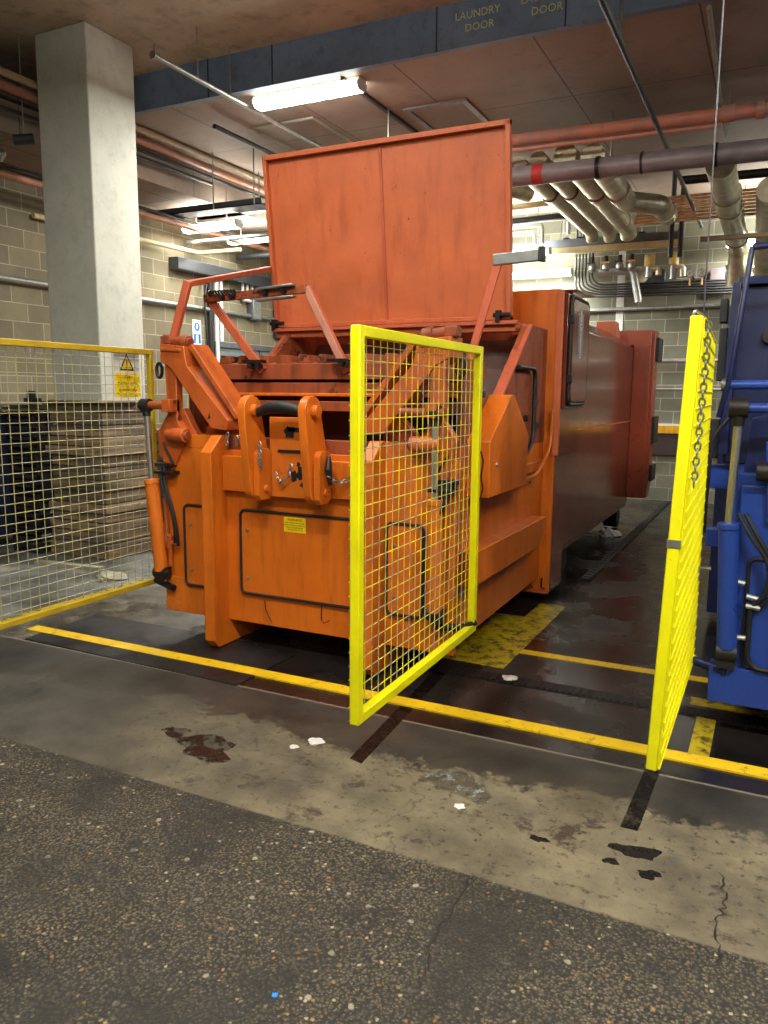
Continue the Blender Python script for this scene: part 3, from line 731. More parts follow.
P('lock_handle', MB().tube([(-2.215,3.765,1.25),(-2.21,3.75,1.18),(-2.205,3.765,1.09)], [.012,.022,.012], 8), 'black', bev=0)

# ----- right side of the chassis
P('side_beam', MB().prism([(4.06,.52),(5.34,.52),(5.58,.60),(5.62,.72),(4.06,.72)], 0, -1.56, -1.455), 'orange', bev=.006)
P('side_guard', MB().prism([(4.19,1.02),(4.19,1.34),(4.56,1.60),(4.62,1.60),(4.95,1.35),(4.95,1.02)], 0, -1.56, -1.42), 'orange', bev=.005)
P('valve_plate', MB().box(-1.56, -1.535, 4.95, 5.75, 1.05, 1.12), 'orange', bev=.004)
b = MB().tube(bend([(-1.53,5.05,1.78),(-1.53,5.45,1.78),(-1.53,5.45,1.28),(-1.53,5.20,1.15),(-1.53,5.0,1.15)], .08), .016, 8)
P('side_hose', b, 'black', bev=0)
b = MB().tube(bend([(-1.49,5.80,1.50),(-1.49,5.80,1.22),(-1.49,5.45,1.04),(-1.49,5.05,1.03)], .12), .011, 8)
P('side_conduit', b, 'orange', bev=0)
for q in range(4): P('side_valve', MB().cyl((-1.565,4.85+.15*q,1.5-.02*q), (-1.53,4.85+.15*q,1.5-.02*q), .022, 10), 'blacksteel', bev=0)
b = MB()
for yy, zz_ in ((4.32,1.20),(4.9,1.06),(5.25,.98),(5.5,.98)): b.cyl((-1.56,yy,zz_), (-1.41 if yy < 4.6 else -1.545,yy,zz_), .012, 8)
P('side_bolts', b, 'steel', bev=0)
# ----- bulkhead tower
P('tower', MB().box(-3.70, -1.475, 5.85, 6.22, .085, 2.37), 'orange', bev=.005)
P('tower_strip', MB().box(-1.497, -1.447, 5.835, 5.865, 1.15, 2.36), 'orange_lid', bev=.003)
P('tower_side', MB().box(-1.497, -1.457, 5.865, 6.55, 1.15, 2.355), 'orange_shaded', bev=.003)
P('tower_flank', MB().box(-1.50, -1.473, 5.87, 6.22, .09, 1.15), 'orange_shaded', bev=.003)
P('tower_shelf', MB().box(-1.76, -1.60, 5.62, 5.86, 2.03, 2.06), 'orange_link')
P('tower_lip', MB().box(-1.76, -1.475, 5.80, 5.86, .085, .10), 'orange_link')
b = MB()
for q, xx in enumerate((-1.62, -1.53)): b.tube([(xx,5.84,.20),(xx,5.83,.13),(xx+.03,5.82,.12)], .006, 5)
P('tower_hooks', b, 'blacksteel', bev=0)
rf = P('cabinet_roof', MB().prism([(5.95,2.375),(6.62,2.40),(6.62,2.385),(5.95,2.36)], 0, -1.50, -1.38), 'orange_shaded')
cbx = P('control_cabinet', MB().box(-1.46, -1.43, 5.92, 6.54, 1.50, 2.35), 'orange_shaded')
P('cabinet_door', MB().prism(rrect(5.97, 6.50, 1.55, 2.31, .05), 0, -1.43, -1.40), 'orange_shaded', cbx)
P('cabinet_gasket', MB().tube([(-1.415, p[0], p[1]) for p in rrect(5.95, 6.52, 1.53, 2.33, .06)], .013, 8, closed=True), 'black', cbx, 0)
pl = P('name_strip', MB().box(-1.40, -1.398, 6.14, 6.30, 1.90, 2.22), 'pipegrey', cbx, 0)
text_mesh('name_strip_letters', 'COMPACTOR', .058, 'signwhite', pl, (-1.396, 6.21, 2.06), (0,0,1), (0,-1,0), space=1.0)
b = MB()
for z_ in (1.72, 2.16): b.box(-1.43, -1.39, 5.93, 5.97, z_-.03, z_+.03)
P('cabinet_hinge', b, 'blacksteel', cbx)
# ----- container
def octo(x0, x1, z0, z1, c):
    return [(x0,z0),(x1,z0),(x1,z1-c),(x1-c*1.3,z1),(x0+c*1.3,z1),(x0,z1-c)]
ct = P('container', MB().prism(octo(-3.44,-1.60,.27,2.31,.13), 1, 6.22, 10.1), 'orange_shaded', bev=.02)
P('container_seam', MB().box(-1.601, -1.594, 6.3, 10.1, 1.285, 1.30), 'orange_link', ct, 0)
P('container_skirt', MB().box(-1.62, -1.604, 6.22, 10.0, .24, .30), 'orange_shaded', ct)
P('rear_frame', MB().prism([(-3.67,.34),(-1.385,.34),(-1.365,.5),(-1.365,2.38),(-3.67,2.38)], 1, 10.08, 10.36), 'rear', bev=.01)
P('rear_gusset', MB().prism([(-1.60,2.2),(-1.60,.35),(-1.40,.35),(-1.40,2.38),(-2.0,2.38),(-2.0,2.25)], 1, 9.98, 10.08), 'rear', bev=.006)
P('lifting_lug', MB().prism([(-1.93,2.44),(-1.72,2.44),(-1.70,2.26),(-1.78,2.18),(-1.93,2.27)], 1, 9.35, 9.6), 'orange_lid')
P('front_lug', MB().prism([(-3.4,2.44),(-3.2,2.44),(-3.2,2.30),(-3.4,2.30)], 1, 9.35, 9.6), 'orange_lid')
for z_, z2_ in ((2.02,2.30),(1.02,1.35),(.55,.75)): P('rubber_buffer', MB().box(-1.368, -1.33, 10.15, 10.5, z_, z2_), 'black')
for yy in (7.0, 9.75):
    for xx in (-3.35, -1.72):
        P('ground_roller', MB().cyl((xx-.08,yy,.125), (xx+.08,yy,.125), .12, 24), 'blacksteel')
P('under_frame', MB().box(-3.2, -1.85, 6.2, 10.1, .16, .27), 'blacksteel')

# ------------------------------------------------------------------ blue compactor
BD = 3.34
broot = thing('waste_compactor', (OC+BD, 5.2, 0), 'blue waste compactor with a chrome rod cylinder at the right edge, its lid closed', 'compactor')
def Q(name, mb, mat='blue', parent=None, bev=.004, **k): return obj(name, mb, {'orange': 'blue'}.get(mat, mat) if isinstance(mat, str) else mat, parent or broot, bev, **k)
b = MB().prism([(3.93,.17),(5.85,.2),(5.85,1.25),(3.93,1.25)], 0, -.16, 1.78); Q('chassis', b)
Q('front_plate', MB().box(-.115, 1.84, 3.90, 3.94, .166, 1.2))
Q('base_plate', MB().box(-.197, 1.90, 3.87, 3.97, .166, .345))
for x0, x1 in ((.26,.34), (1.33,1.41)):
    Q('skid_post', MB().prism([(3.75,.06),(3.79,.012),(4.62,.012),(4.62,.17),(3.9,.17),(3.9,1.34),(3.86,1.34),(3.75,1.24)], 0, x0, x1))
for x0, x1 in ((-.06,.22), (.42,1.24)):
    dd = Q('service_door', MB().prism(rrect(x0, x1, .355, .87, .03), 1, 3.887, 3.90), bev=.002)
    Q('door_gasket', MB().tube([(p[0], 3.885, p[1]) for p in rrect(x0, x1, .355, .87, .035)], .009, 8, closed=True), 'black', dd, 0)
# upper hopper box seen as a tall dark panel
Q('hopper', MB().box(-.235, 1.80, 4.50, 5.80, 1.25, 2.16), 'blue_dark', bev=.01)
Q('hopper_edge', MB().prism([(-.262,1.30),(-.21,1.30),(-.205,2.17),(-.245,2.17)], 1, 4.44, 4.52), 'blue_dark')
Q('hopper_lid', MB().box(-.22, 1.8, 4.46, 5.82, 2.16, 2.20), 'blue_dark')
Q('hopper_rib', MB().box(-.02, .02, 4.46, 4.50, 1.25, 2.16), 'blue_dark')
for a_ in ((-.30,-.262,4.5,4.6,1.98,2.10),(-.295,-.255,4.5,4.58,1.68,1.95),(-.31,-.262,4.48,4.58,1.28,1.48)): Q('rubber_seal', MB().box(*a_), 'black')
Q('hopper_knob', MB().cyl((-.06,4.46,1.90), (-.06,4.50,1.90), .035, 14), 'black')
Q('lid_arm', MB().tube([(-.245,4.1,1.50), (-.205,4.1,1.72), (-.155,4.12,2.285)], .014, 8), 'blue_dark')
Q('lid_arm_bar', MB().cyl((-.155,4.12,2.285), (.9,4.12,2.34), .016, 10), 'blue_dark')
Q('cross_tube', MB().cyl((-.225,4.12,1.655), (1.6,4.12,1.665), .022, 14))
b = MB().cyl((-.245,4.12,1.655), (-.222,4.12,1.655), .03, 12); Q('cross_tube_nut', b, 'steel')
Q('arm_plate', MB().prism([(-.10,1.50),(.25,1.62),(.25,1.2),(-.12,1.2)], 1, 4.05, 4.12), 'blue_dark')
Q('rod_bracket', MB().box(-.33, .0, 4.55, 4.66, 1.11, 1.235))
Q('rod_bracket', MB().box(-.29, -.1, 4.50, 4.60, .80, .895))
cy = Q('hydraulic_cylinder', MB().cyl((-.125,3.86,.44), (-.155,3.86,1.02), .045, 24))
Q('cylinder_collar', MB().cyl((-.155,3.86,1.0), (-.156,3.86,1.03), .05, 24), 'blue', cy)
Q('cylinder_rod', MB().cyl((-.156,3.86,1.02), (-.148,3.86,1.53), .019, 20), 'chrome', cy, 0)
b = MB().cyl((-.19,3.86,1.55), (-.11,3.86,1.55), .045, 20); b.cyl((-.148,3.86,1.47), (-.148,3.86,1.53), .026, 14)
Q('rod_eye', b, 'blacksteel', cy, 0)
Q('rod_pin', MB().cyl((-.11,3.86,1.55), (.3,3.88,1.552), .022, 16), 'blue', cy, 0)
b = MB().cyl((-.17,3.86,.42), (-.08,3.86,.42), .042, 18); b.box(-.165, -.085, 3.84, 3.9, .345, .44); Q('cylinder_foot', b, 'black', cy, 0)
b = MB().cyl((-.06,3.86,1.27), (.10,3.86,1.27), .045, 18); Q('crank_pivot', b, 'blacksteel')
Q('crank_plate', MB().prism([(-.03,1.40),(.12,1.40),(.12,1.04),(.0,1.04)], 1, 3.87, 3.93))
Q('foot_pin', MB().cyl((-.27,3.93,.335), (-.12,3.87,.325), .022, 14), 'blue_dark')
for o_ in (0, .03):
    Q('hydraulic_hose', MB().tube(bend([(-.12+o_,3.84,1.08),(-.06+o_,3.82,.98),(.03+o_*.5,3.82,.86),(.02+o_,3.83,.72),(-.03+o_,3.85,.66)], .12, 7), .011, 8), 'black', None, 0)
b = MB().tube(bend([(-.04,3.86,.66),(-.04,3.86,.40),(.0,3.86,.36),(.12,3.86,.36)], .05), .012, 8); Q('feed_pipe', b, 'black', None, 0)
for a_, c_ in (((-.06,3.85,.70),(.0,3.85,.69)), ((-.06,3.85,.655),(.0,3.85,.65)), ((-.085,3.86,.50),(-.05,3.86,.50)), ((-.10,3.86,.76),(-.07,3.86,.755))):
    Q('hose_fitting', MB().cyl(a_, c_, .013, 8), 'steel', None, 0)
Q('bracket_hook', MB().tube([(-.22,3.9,.80),(-.27,3.9,.80),(-.27,3.9,.75)], .01, 7), 'steel', None, 0)
Q('curved_hose', MB().tube(bend([(-.20,4.3,1.50),(-.28,4.3,1.40),(-.29,4.3,1.1),(-.29,4.3,.9)], .2, 8), .010, 8), 'black', None, 0)
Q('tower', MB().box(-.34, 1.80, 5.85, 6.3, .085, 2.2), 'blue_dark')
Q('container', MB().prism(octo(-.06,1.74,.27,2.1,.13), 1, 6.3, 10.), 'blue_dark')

# ------------------------------------------------------------------ mesh gates
def gate(name, x, y0, y1, z0, z1, label, fmat, wmat, post=.05, dx=0., xface=None, r_=.0024, extra_lean=0., twist=0.):
    t = thing(name, (x, y1, 0), label, 'gate')
    X = lambda y, z=None: x+(y-y1)*extra_lean+(twist*(z-z0)/(z1-z0)*(y1-y)/(y1-y0) if z is not None else 0)
    def member(nm, a, b_, w): obj(nm, MB().bar(a, b_, w, w, (1,0,0) if abs(Vector(b_).z-Vector(a).z) > .5 else (0,0,1)), fmat, t, .004)
    h = post/2
    member('gate_post', (X(y0+h,z0), y0+h, z0), (X(y0+h,z1), y0+h, z1), post)
    member('gate_post', (X(y1-h), y1-h, z0), (X(y1-h), y1-h, z1), post)
    member('gate_rail', (X(y0+post,z1), y0+post, z1-h), (X(y1-post,z1), y1-post, z1-h), post)
    member('gate_rail', (X(y0+post), y0+post, z0+h), (X(y1-post), y1-post, z0+h), post)
    w = MB(); xo = (h+.003)*(xface or 1)
    ny = int((y1-y0-.02)/.062); nz = int((z1-z0-.02)/.055)
    for i_ in range(ny+1):
        y = y0+.01+(y1-y0-.02)*i_/ny; w.tube([(X(y,z0)+xo, y, z0+.006), (X(y,z1)+xo, y, z1-.006)], r_*(1.05 if r_ > .003 else 1), 5)
    for i_ in range(nz+1):
        z = z0+.01+(z1-z0-.02)*i_/nz; w.tube([(X(y0,z)+xo*1.0+.004*(xface or 1), y0+.006, z), (X(y1,z)+xo*1.0+.004*(xface or 1), y1-.006, z)], r_, 5)
    obj('wire_mesh', w, wmat, t)
    return t
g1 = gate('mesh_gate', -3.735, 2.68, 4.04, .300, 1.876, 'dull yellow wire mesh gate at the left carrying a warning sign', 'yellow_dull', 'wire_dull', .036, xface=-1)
g2 = gate('mesh_gate', -1.418, 2.563, 3.975, .308, 1.848, 'open bright yellow wire mesh gate in front of the orange compactor', 'yellow', 'wire', .041, xface=-1, extra_lean=-.0156)
g3 = gate('mesh_gate', -.298, 2.70, 3.98, .314, 1.852, 'yellow wire mesh gate seen almost edge on beside the blue machine, hung with a chain', 'yellow', 'yellow', .038, xface=1, r_=.0034, twist=.052)
obj('tape_band', MB().box(-.293, -.249, 2.697, 2.742, 1.105, 1.13), 'steel', g3, 0, label='grey tape round the post')
obj('hinge_arm', MB().cyl((-3.735,4.03,.345), (-3.66,3.93,.345), .018, 12), 'yellow_dull', g1)
obj('hinge_arm', MB().cyl((-1.40,3.96,.36), (-1.44,3.90,.34), .018, 12), 'blacksteel', g2)
obj('hinge_arm', MB().cyl((-.298,3.98,.345), (-.27,3.93,.345), .018, 12), 'yellow', g3)
obj('tie_wire', MB().tube([(-1.394,3.965,1.30),(-1.382,3.97,1.25),(-1.39,3.965,1.16),(-1.38,3.97,1.10),(-1.393,3.965,1.04)], .005, 6), 'blacksteel', g2)
obj('hanging_chain', chain_mb([(-.215,2.77,1.835),(-.218,2.79,1.68),(-.224,2.80,1.48),(-.230,2.80,1.30)], .032, .0034, .0095), 'steel', None, 0, None, label='loose galvanised chain hanging down the top of the right hand gate', category='chain')
obj('hanging_cable', MB().cyl((-.235,2.80,1.84), (-.27,3.1,H1), .0026, 8), 'duct', None, 0, None, label='thin steel cable dropping from the ceiling to the top of the right hand gate', category='cable')
obj('gate_hook', MB().tube(bend([(-.26,2.72,1.845),(-.255,2.72,1.872),(-.225,2.79,1.85),(-.222,2.79,1.81)], .02), .005, 7), 'steel', g3)

# warning sign on the left gate
xs = -3.775; ky = lambda v: v*.8125+.065; kz = lambda v: 1.6+(v-1.6)*.8125
ws = thing('warning_sign', (xs, 3.78, 1.56), 'white and yellow warning sign with black triangle fixed behind the left mesh gate', 'sign')
obj('sign_panel', MB().box(xs-.004, xs, ky(4.53), ky(4.80), kz(1.555), kz(1.905)), 'signwhite', ws)
obj('sign_lower', MB().box(xs, xs+.001, ky(4.53), ky(4.80), kz(1.555), kz(1.745)), 'signyellow', ws)
def tri(cy, cz, s): return [(ky(cy-s), kz(cz)), (ky(cy+s), kz(cz)), (ky(cy), kz(cz+1.72*s))]
obj('triangle_border', MB().prism(tri(4.662,1.765,.078), 0, xs, xs+.001), 'signblack', ws)
obj('triangle_fill', MB().prism(tri(4.662,1.776,.058), 0, xs+.001, xs+.002), 'signyellow', ws)
ex = MB(); ex.prism([(ky(4.654),kz(1.845)),(ky(4.670),kz(1.845)),(ky(4.666),kz(1.80)),(ky(4.658),kz(1.80))], 0, xs+.002, xs+.003); ex.box(xs+.002, xs+.003, ky(4.656), ky(4.668), kz(1.783), kz(1.793))
obj('exclamation_mark', ex, 'signblack', ws)
for q, tx in enumerate(('This', 'Machine starts', 'automatically')):
    text_mesh('sign_text', tx, .029, 'signblack', ws, (xs+.0015, ky(4.665), kz(1.715-.05*q)), (0,1,0), (0,0,1), ext=.0003)
# blue mandatory sign on the left wall
bs = thing('safety_sign', (XL, 9.03, 2.13), 'small white safety sign with blue symbols on the left block wall', 'sign')
obj('sign_panel', MB().box(XL, XL+.006, 8.95, 9.13, 2.25, 2.62), 'signwhite', bs)
ring = [(9.04+.06*math.cos(t_), 2.52+.06*math.sin(t_)) for t_ in [2*PI*q/20 for q in range(20)]]
obj('round_symbol', MB().prism(ring, 0, XL+.006, XL+.008), 'signblue', bs)
obj('symbol_figure', MB().prism([(9.04+.02*math.cos(t_), 2.525+.036*math.sin(t_)) for t_ in [2*PI*q/12 for q in range(12)]], 0, XL+.008, XL+.010), 'signwhite', bs)
obj('blue_panel', MB().box(XL+.006, XL+.008, 8.965, 9.115, 2.29, 2.42), 'signblue', bs)
obj('panel_figures', MB().prism([(9.01,2.30),(9.07,2.30),(9.06,2.41),(9.02,2.41)], 0, XL+.008, XL+.010), 'signwhite', bs)

# ------------------------------------------------------------------ things stacked in the left bay
bn = thing('wheeled_bin', (-7.15, 5.6, 0), 'dark blue wheeled bin standing left of the black crates behind the gate', 'bin')
b = MB()
n_ = [(-7.42,5.12),(-6.92,5.12),(-6.92,5.85),(-7.42,5.85)]; m_ = [(-7.47,5.06),(-6.84,5.06),(-6.84,5.92),(-7.47,5.92)]
b.add([(x_,y_,.14) for x_, y_ in n_]+[(x_,y_,1.36) for x_, y_ in m_], [(0,3,2,1),(4,5,6,7),(0,1,5,4),(1,2,6,5),(2,3,7,6),(3,0,4,7)])
obj('bin_body', b, 'darkblue', bn, .02); obj('bin_rim', MB().box(-7.48, -6.82, 5.04, 5.94, 1.33, 1.385), 'darkblue', bn, .01)
for xx in (-7.3, -7.05):
    for yy in (5.2, 5.75): obj('castor', MB().cyl((xx-.02,yy,.07), (xx+.02,yy,.07), .07, 16), 'black', bn)
for i_, a in enumerate((.10,-.06,.04,.13)):
    b = MB(); c_, s_ = math.cos(a), math.sin(a)
    vs = [(-7.05+.03*i_+c_*u-s_*v, 5.55+s_*u+c_*v, 1.402+.021*i_+ww) for ww in (0,.018) for u, v in ((-.36,-.42),(.36,-.42),(.36,.42),(-.36,.42))]
    b.add(vs, [(0,3,2,1),(4,5,6,7),(0,1,5,4),(1,2,6,5),(2,3,7,6),(3,0,4,7)])
    obj('grey_board', b, 'sheet', None, .002, None, label='weathered grey board in the loose pile on the dark blue bin behind the left gate', category='board', group='grey boards on the blue bin')
for i_ in range(6):
    ox = random.uniform(-.02, .02); oy = random.uniform(-.02, .02)
    b = MB(); x0, x1, y0, y1, z0 = -6.79+ox, -6.40+ox, 5.30+oy, 5.80+oy, .2325*i_
    b.box(x0, x1, y0, y1, z0+.002, z0+.02)
    for (p_, q_) in ((x0,y0),(x1-.03,y0),(x0,y1-.03),(x1-.03,y1-.03)): b.box(p_, p_+.03, q_, q_+.03, z0+.01, z0+.23)
    for zz_ in (.05, .12, .19): b.box(x0, x1, y0, y0+.02, z0+zz_, z0+zz_+.035); b.box(x1-.02, x1, y0, y1, z0+zz_, z0+zz_+.035); b.box(x0, x0+.02, y0, y1, z0+zz_, z0+zz_+.035); b.box(x0, x1, y1-.02, y1, z0+zz_, z0+zz_+.035)
    obj('slatted_crate', b, 'darkpile', None, .003, None, label=('black slatted crate, '+['lowest','second from the bottom','third from the bottom','third from the top','second from the top','topmost'][i_]+' of the stack between bin and pillar'), category='crate', group='stacked black crates')
b = MB().box(-6.62, -6.41, 5.36, 5.40, 1.49, 1.53); b.box(-6.56, -6.50, 5.35, 5.41, 1.488, 1.60); obj('black_bracket', b, 'darkpile', None, .004, None, label='black T shaped metal bracket lying on the grey boards next to the pillar', category='bracket')
flat('grey_plank', [(-6.1,4.95),(-5.35,5.02),(-5.35,5.09),(-6.1,5.02)], 0, .03, 'sheet', 'narrow light plank lying on the floor at the foot of the clad pillar', 'plank')
flat('cardboard_sheet', [(-6.6,4.2),(-6.1,4.35),(-6.05,4.75),(-6.6,4.65)], 0, .012, 'sheet', 'pale board lying on the floor in front of the dark blue bin', 'board')
# stack of boards behind the compactor corner
zz = 0
for i_ in range(12):
    h = .11 if i_ < 10 else .03; o_ = random.uniform(-.05, .05)
    obj('stacked_board', MB().box(-6.9+o_, -4.3+o_, 7.3, 8.4, zz+.002, zz+h-.012), 'brownstack' if i_ < 10 else 'sheet2', None, .004, None,
        label=['brown board bundle in the tall pile behind the clad pillar and compactor corner','flat pinkish board on top of the pile behind the orange compactor\'s left corner'][i_ >= 10], category='board', group=['board bundles behind the pillar','pink boards on the pile'][i_ >= 10])
    zz += h

# ------------------------------------------------------------------ lamps
def batten(x0, x1, y, z, label, power, w=.14, drop=None, along='x', group=None, tint=(1,.97,.88), emi='tube', up=None):
    up = .7 if (drop and up is None) else up
    c = ((x0+x1)/2, y, z)
    t = thing('ceiling_light', c, label, 'lamp', group)
    L = x1-x0
    obj('light_housing', MB().box(x0, x1, y-w*.42, y+w*.42, z-.035, z), 'white', t, .006)
    pts = [(y-w/2,z-.035),(y-w/2,z-.07),(y-w*.3,z-.105),(y+w*.3,z-.105),(y+w/2,z-.07),(y+w/2,z-.035)]
    obj('light_diffuser', MB().prism(pts, 0, x0+.02, x1-.02), emi, t, .004)
    for xx in (x0, x1-.02): obj('end_cap', MB().prism([(a_, b_) for a_, b_ in pts]+[], 0, xx, xx+.02), 'white', t)
    if drop:
        for xx in (x0+.2, x1-.2): obj('suspension_rod', MB().cyl((xx,y,z), (xx,y,drop), .006, 8), 'steel', t)
    ld = bpy.data.lights.new('lamp_light', 'AREA'); ld.shape = 'RECTANGLE'; ld.size = L; ld.size_y = w; ld.energy = power; ld.color = tint
    lo = bpy.data.objects.new('lamp_light', ld); COL.objects.link(lo); lo.parent = t; lo.location = (0,0,-.115)
    if up:
        l2 = bpy.data.lights.new('lamp_light', 'AREA'); l2.shape = 'RECTANGLE'; l2.size = L; l2.size_y = w; l2.energy = power*up; l2.color = tint
        o2 = bpy.data.objects.new('lamp_light', l2); COL.objects.link(o2); o2.parent = t; o2.location = (0,0,.01); o2.rotation_euler = (PI,0,0)
    return t
batten(-4.79, -3.61, 6.76, H2, 'bright fluorescent batten on the ceiling above the raised lid', 85, .17)
batten(-7.25, -6.35, 8.55, 3.80, 'left fluorescent batten of the pair behind the pillar, nearer the camera', 20, .16, H2)
batten(-7.2, -6.05, 9.45, 3.80, 'lower fluorescent batten of the pair behind the pillar, further away', 20, .16, H2)
batten(-4.6, -3.1, 11.60, 3.72, 'bright batten near the back wall, upper of the pair right of the raised lid', 45, .16, H2)
batten(-4.5, -2.95, 12.35, 3.52, 'bright batten close to the back wall, lower of the pair right of the raised lid', 45, .16, H2)
batten(-4.6, -3.55, 10.5, 4.25, 'small batten among the pipes just right of the raised lid', 25, .2, H2)
# battens added as fill light over the aisle, the neighbouring bays and the back
W_ = (1,.97,.89)
batten(-2.2, -.7, .9, 4.45, 'added fill batten over the aisle nearly above the camera, left one', 62, .17, H1, tint=W_)
batten(1.0, 2.5, .9, 4.45, 'added fill batten over the aisle to the right of the camera', 122, .17, H1, tint=W_)
batten(-1.0, .5, -2.6, 4.45, 'added fill batten over the aisle behind the camera', 60, .17, H1, tint=W_)
batten(2.4, 3.9, 4.6, 4.45, 'added fill batten over the bay right of the blue machine', 60, .17, H1, tint=W_)
batten(-3.9, -2.4, 3.2, 4.45, 'added fill batten above the orange compactor front, out of view overhead', 30, .17, H1, tint=W_)
batten(1.6, 3.1, 9.0, 4.2, 'added fill batten over the back of the right hand bay', 60, .17, H2)  # added to brighten the back of the bay
batten(-.8, .7, 12.2, 3.75, 'added fill batten on the back wall behind the blue machine', 40, .17, H2)

# ------------------------------------------------------------------ pipes and services under the ceiling
def pipe(name, path, r, mat, label, n=14, cat='pipe', parts=(), b=0, group=None, **k):
    p = obj(name, MB().tube(bend(path, b) if b else path, r, n), mat, None, 0, None, label=label, category=cat, **({'group': group} if group else {}))
    return p
def hang(p, pts, r=.008):
    for x_, y_, z_ in pts: obj('pipe_hanger', MB().cyl((x_,y_,z_), (x_,y_,H2), r, 8), 'steel', p)
def collars(p, mat, items):
    """sub-part rings: (centre, direction, radius, length)"""
    for nm, c, d_, r, L in items:
        c = Vector(c); d_ = Vector(d_).normalized()
        obj(nm, MB().cyl(c-d_*L/2, c+d_*L/2, r, 18), mat, p)
# conduit hung in front of the lamp
p = pipe('hanging_conduit', [(-4.842,5.40,4.36), (-4.86,10.4,4.36)], .022, 'steel', 'grey conduit hanging from rods in front of the bright ceiling lamp')
collars(p, 'steel', [('end_socket', (-4.842,5.40,4.36), (0,1,0), .032, .06)])
obj('hanger_rod', MB().cyl((-4.842,5.40,4.36), (-4.842,5.40,4.45), .012, 8), 'steel', p)
for yy, zt in ((5.95,H1),(6.42,H1),(8.4,H2)): obj('hanger_rod', MB().cyl((-4.845,yy,4.36), (-4.845,yy,zt), .006, 8), 'steel', p)
# twin pipes running back left, behind the pillar
pipe('ceiling_pipe', [(-6.40,-1,4.41),(-6.40,12.4,4.41)], .035, 'creampipe', 'cream pipe under the ceiling running back behind the pillar top, upper of two')
pipe('ceiling_pipe', [(-6.44,-1,4.31),(-6.44,12.4,4.31)], .04, 'pinkpipe', 'pinkish pipe just below the cream pipe running back behind the pillar')
pipe('ceiling_pipe', [(-6.47,-1,4.225),(-6.47,12.4,4.225)], .018, 'blacksteel', 'thin black pipe below the pinkish pipe left of the pillar')
pipe('ceiling_pipe', [(-6.5,-1,4.12),(-6.5,5.2,4.14),(-6.5,8.2,4.16)], .022, 'duct', 'dark conduit under the downstand at the top left of the pillar')
pipe('ceiling_pipe', [(-7.0,-1,3.70),(-7.0,12.4,3.72)], .035, 'pinkpipe', 'lower pinkish pipe high along the left wall')
pipe('ceiling_pipe', [(-7.0,-1,3.77),(-7.0,12.4,3.79)], .02, 'blacksteel', 'thin black pipe lying over the lower pinkish pipe on the left wall')
pipe('ceiling_pipe', [(-5.5,7.0,4.36),(-5.5,12.3,4.36)], .025, 'duct', 'dark conduit under the rear ceiling left of the raised lid')
p = pipe('hanging_fitting', [(-6.52,5.35,3.90),(-6.38,5.45,3.92)], .05, 'duct', 'small dark fitting hanging at the left side of the pillar', cat='fitting')
obj('fitting_rod', MB().cyl((-6.45,5.4,3.93), (-6.45,5.4,H1), .006, 8), 'steel', p)
p = pipe('hanging_spot_lamp', [(-6.85,5.35,3.86),(-6.77,5.42,3.80)], .05, 'steel', 'small shiny spot lamp fitting at the left edge beside the pillar', cat='lamp')
obj('lamp_bracket', MB().box(-6.83, -6.79, 5.34, 5.38, 3.85, 3.98), 'duct', p)
# service rack on the left behind the pillar
for i_, (y_, z_, w_, m_, lb) in enumerate(((8.1,3.80,.26,'duct','wide dark cable tray hanging behind the pillar in front of the lamps'),(9.0,3.98,.16,'duct','narrow dark tray above the pair of lamps behind the pillar'))):
    t = thing('cable_tray', (-6.2, y_, z_), lb, 'cable tray')
    b = MB(); b.box(-7.4, -5.6, y_-w_/2, y_+w_/2, z_, z_+.012); b.box(-7.4, -5.6, y_-w_/2, y_-w_/2+.01, z_, z_+.07); b.box(-7.4, -5.6, y_+w_/2-.01, y_+w_/2, z_, z_+.07)
    obj('tray_channel', b, m_, t)
    for xx in (-6.3, -5.7): obj('tray_hanger', MB().cyl((xx,y_-w_/2,z_), (xx,y_-w_/2,H2), .008, 8), 'steel', t)
pipe('ceiling_pipe', [(-7.4,8.75,3.62),(-5.0,8.75,3.62)], .03, 'steel', 'shiny pipe crossing just behind the left pair of lamps')
pipe('ceiling_pipe', [(-7.45,6.3,3.50),(-7.30,8.9,3.50),(-6.6,8.9,3.50)], .03, 'cream', 'cream pipe running to the end of the lower left lamp', b=.1)
pipe('ceiling_pipe', [(-7.4,9.9,3.60),(-4.8,9.9,3.60)], .045, 'duct', 'dark pipe beneath the far lamp of the left pair')
t = thing('cable_trunking', (-7.4, 9.4, 3.2), 'large grey trunking box along the top of the left wall', 'trunking')
obj('trunking_body', MB().box(XL+.002, XL+.16, 8.5, 12.3, 3.24, 3.40), 'beamgrey', t, .004); obj('trunking_lid', MB().box(XL+.16, XL+.17, 8.5, 12.3, 3.25, 3.39), 'duct', t)
pipe('wall_pipe', [(XL+.05,-1,2.78),(XL+.05,12.4,2.78)], .035, 'steel', 'grey pipe along the left wall at mid height')
pipe('wall_pipe', [(XL+.06,9.28,0.05),(XL+.06,9.28,3.3)], .04, 'black', 'thick black pipe rising up the left wall beside the sign')
pipe('wall_pipe', [(XL+.06,9.42,0.05),(XL+.06,9.42,3.25)], .035, 'white', 'white pipe rising up the left wall, nearest the black pipe')
pipe('wall_pipe', [(XL+.06,9.53,2.35),(XL+.06,9.53,3.25)], .03, 'white', 'white pipe beside the shutter door, second from the black pipe')
pipe('wall_pipe', [(XL+.10,9.16,2.2),(XL+.10,9.10,2.9),(XL+.10,9.2,3.25)], .014, 'black', 'thin black cable looping beside the black wall pipe', b=.2)
t = thing('wall_mounted_cabinet', (XL+.1, 10.7, 2.85), 'dark electrical cabinet on the left wall above the shutter door', 'electrical cabinet')
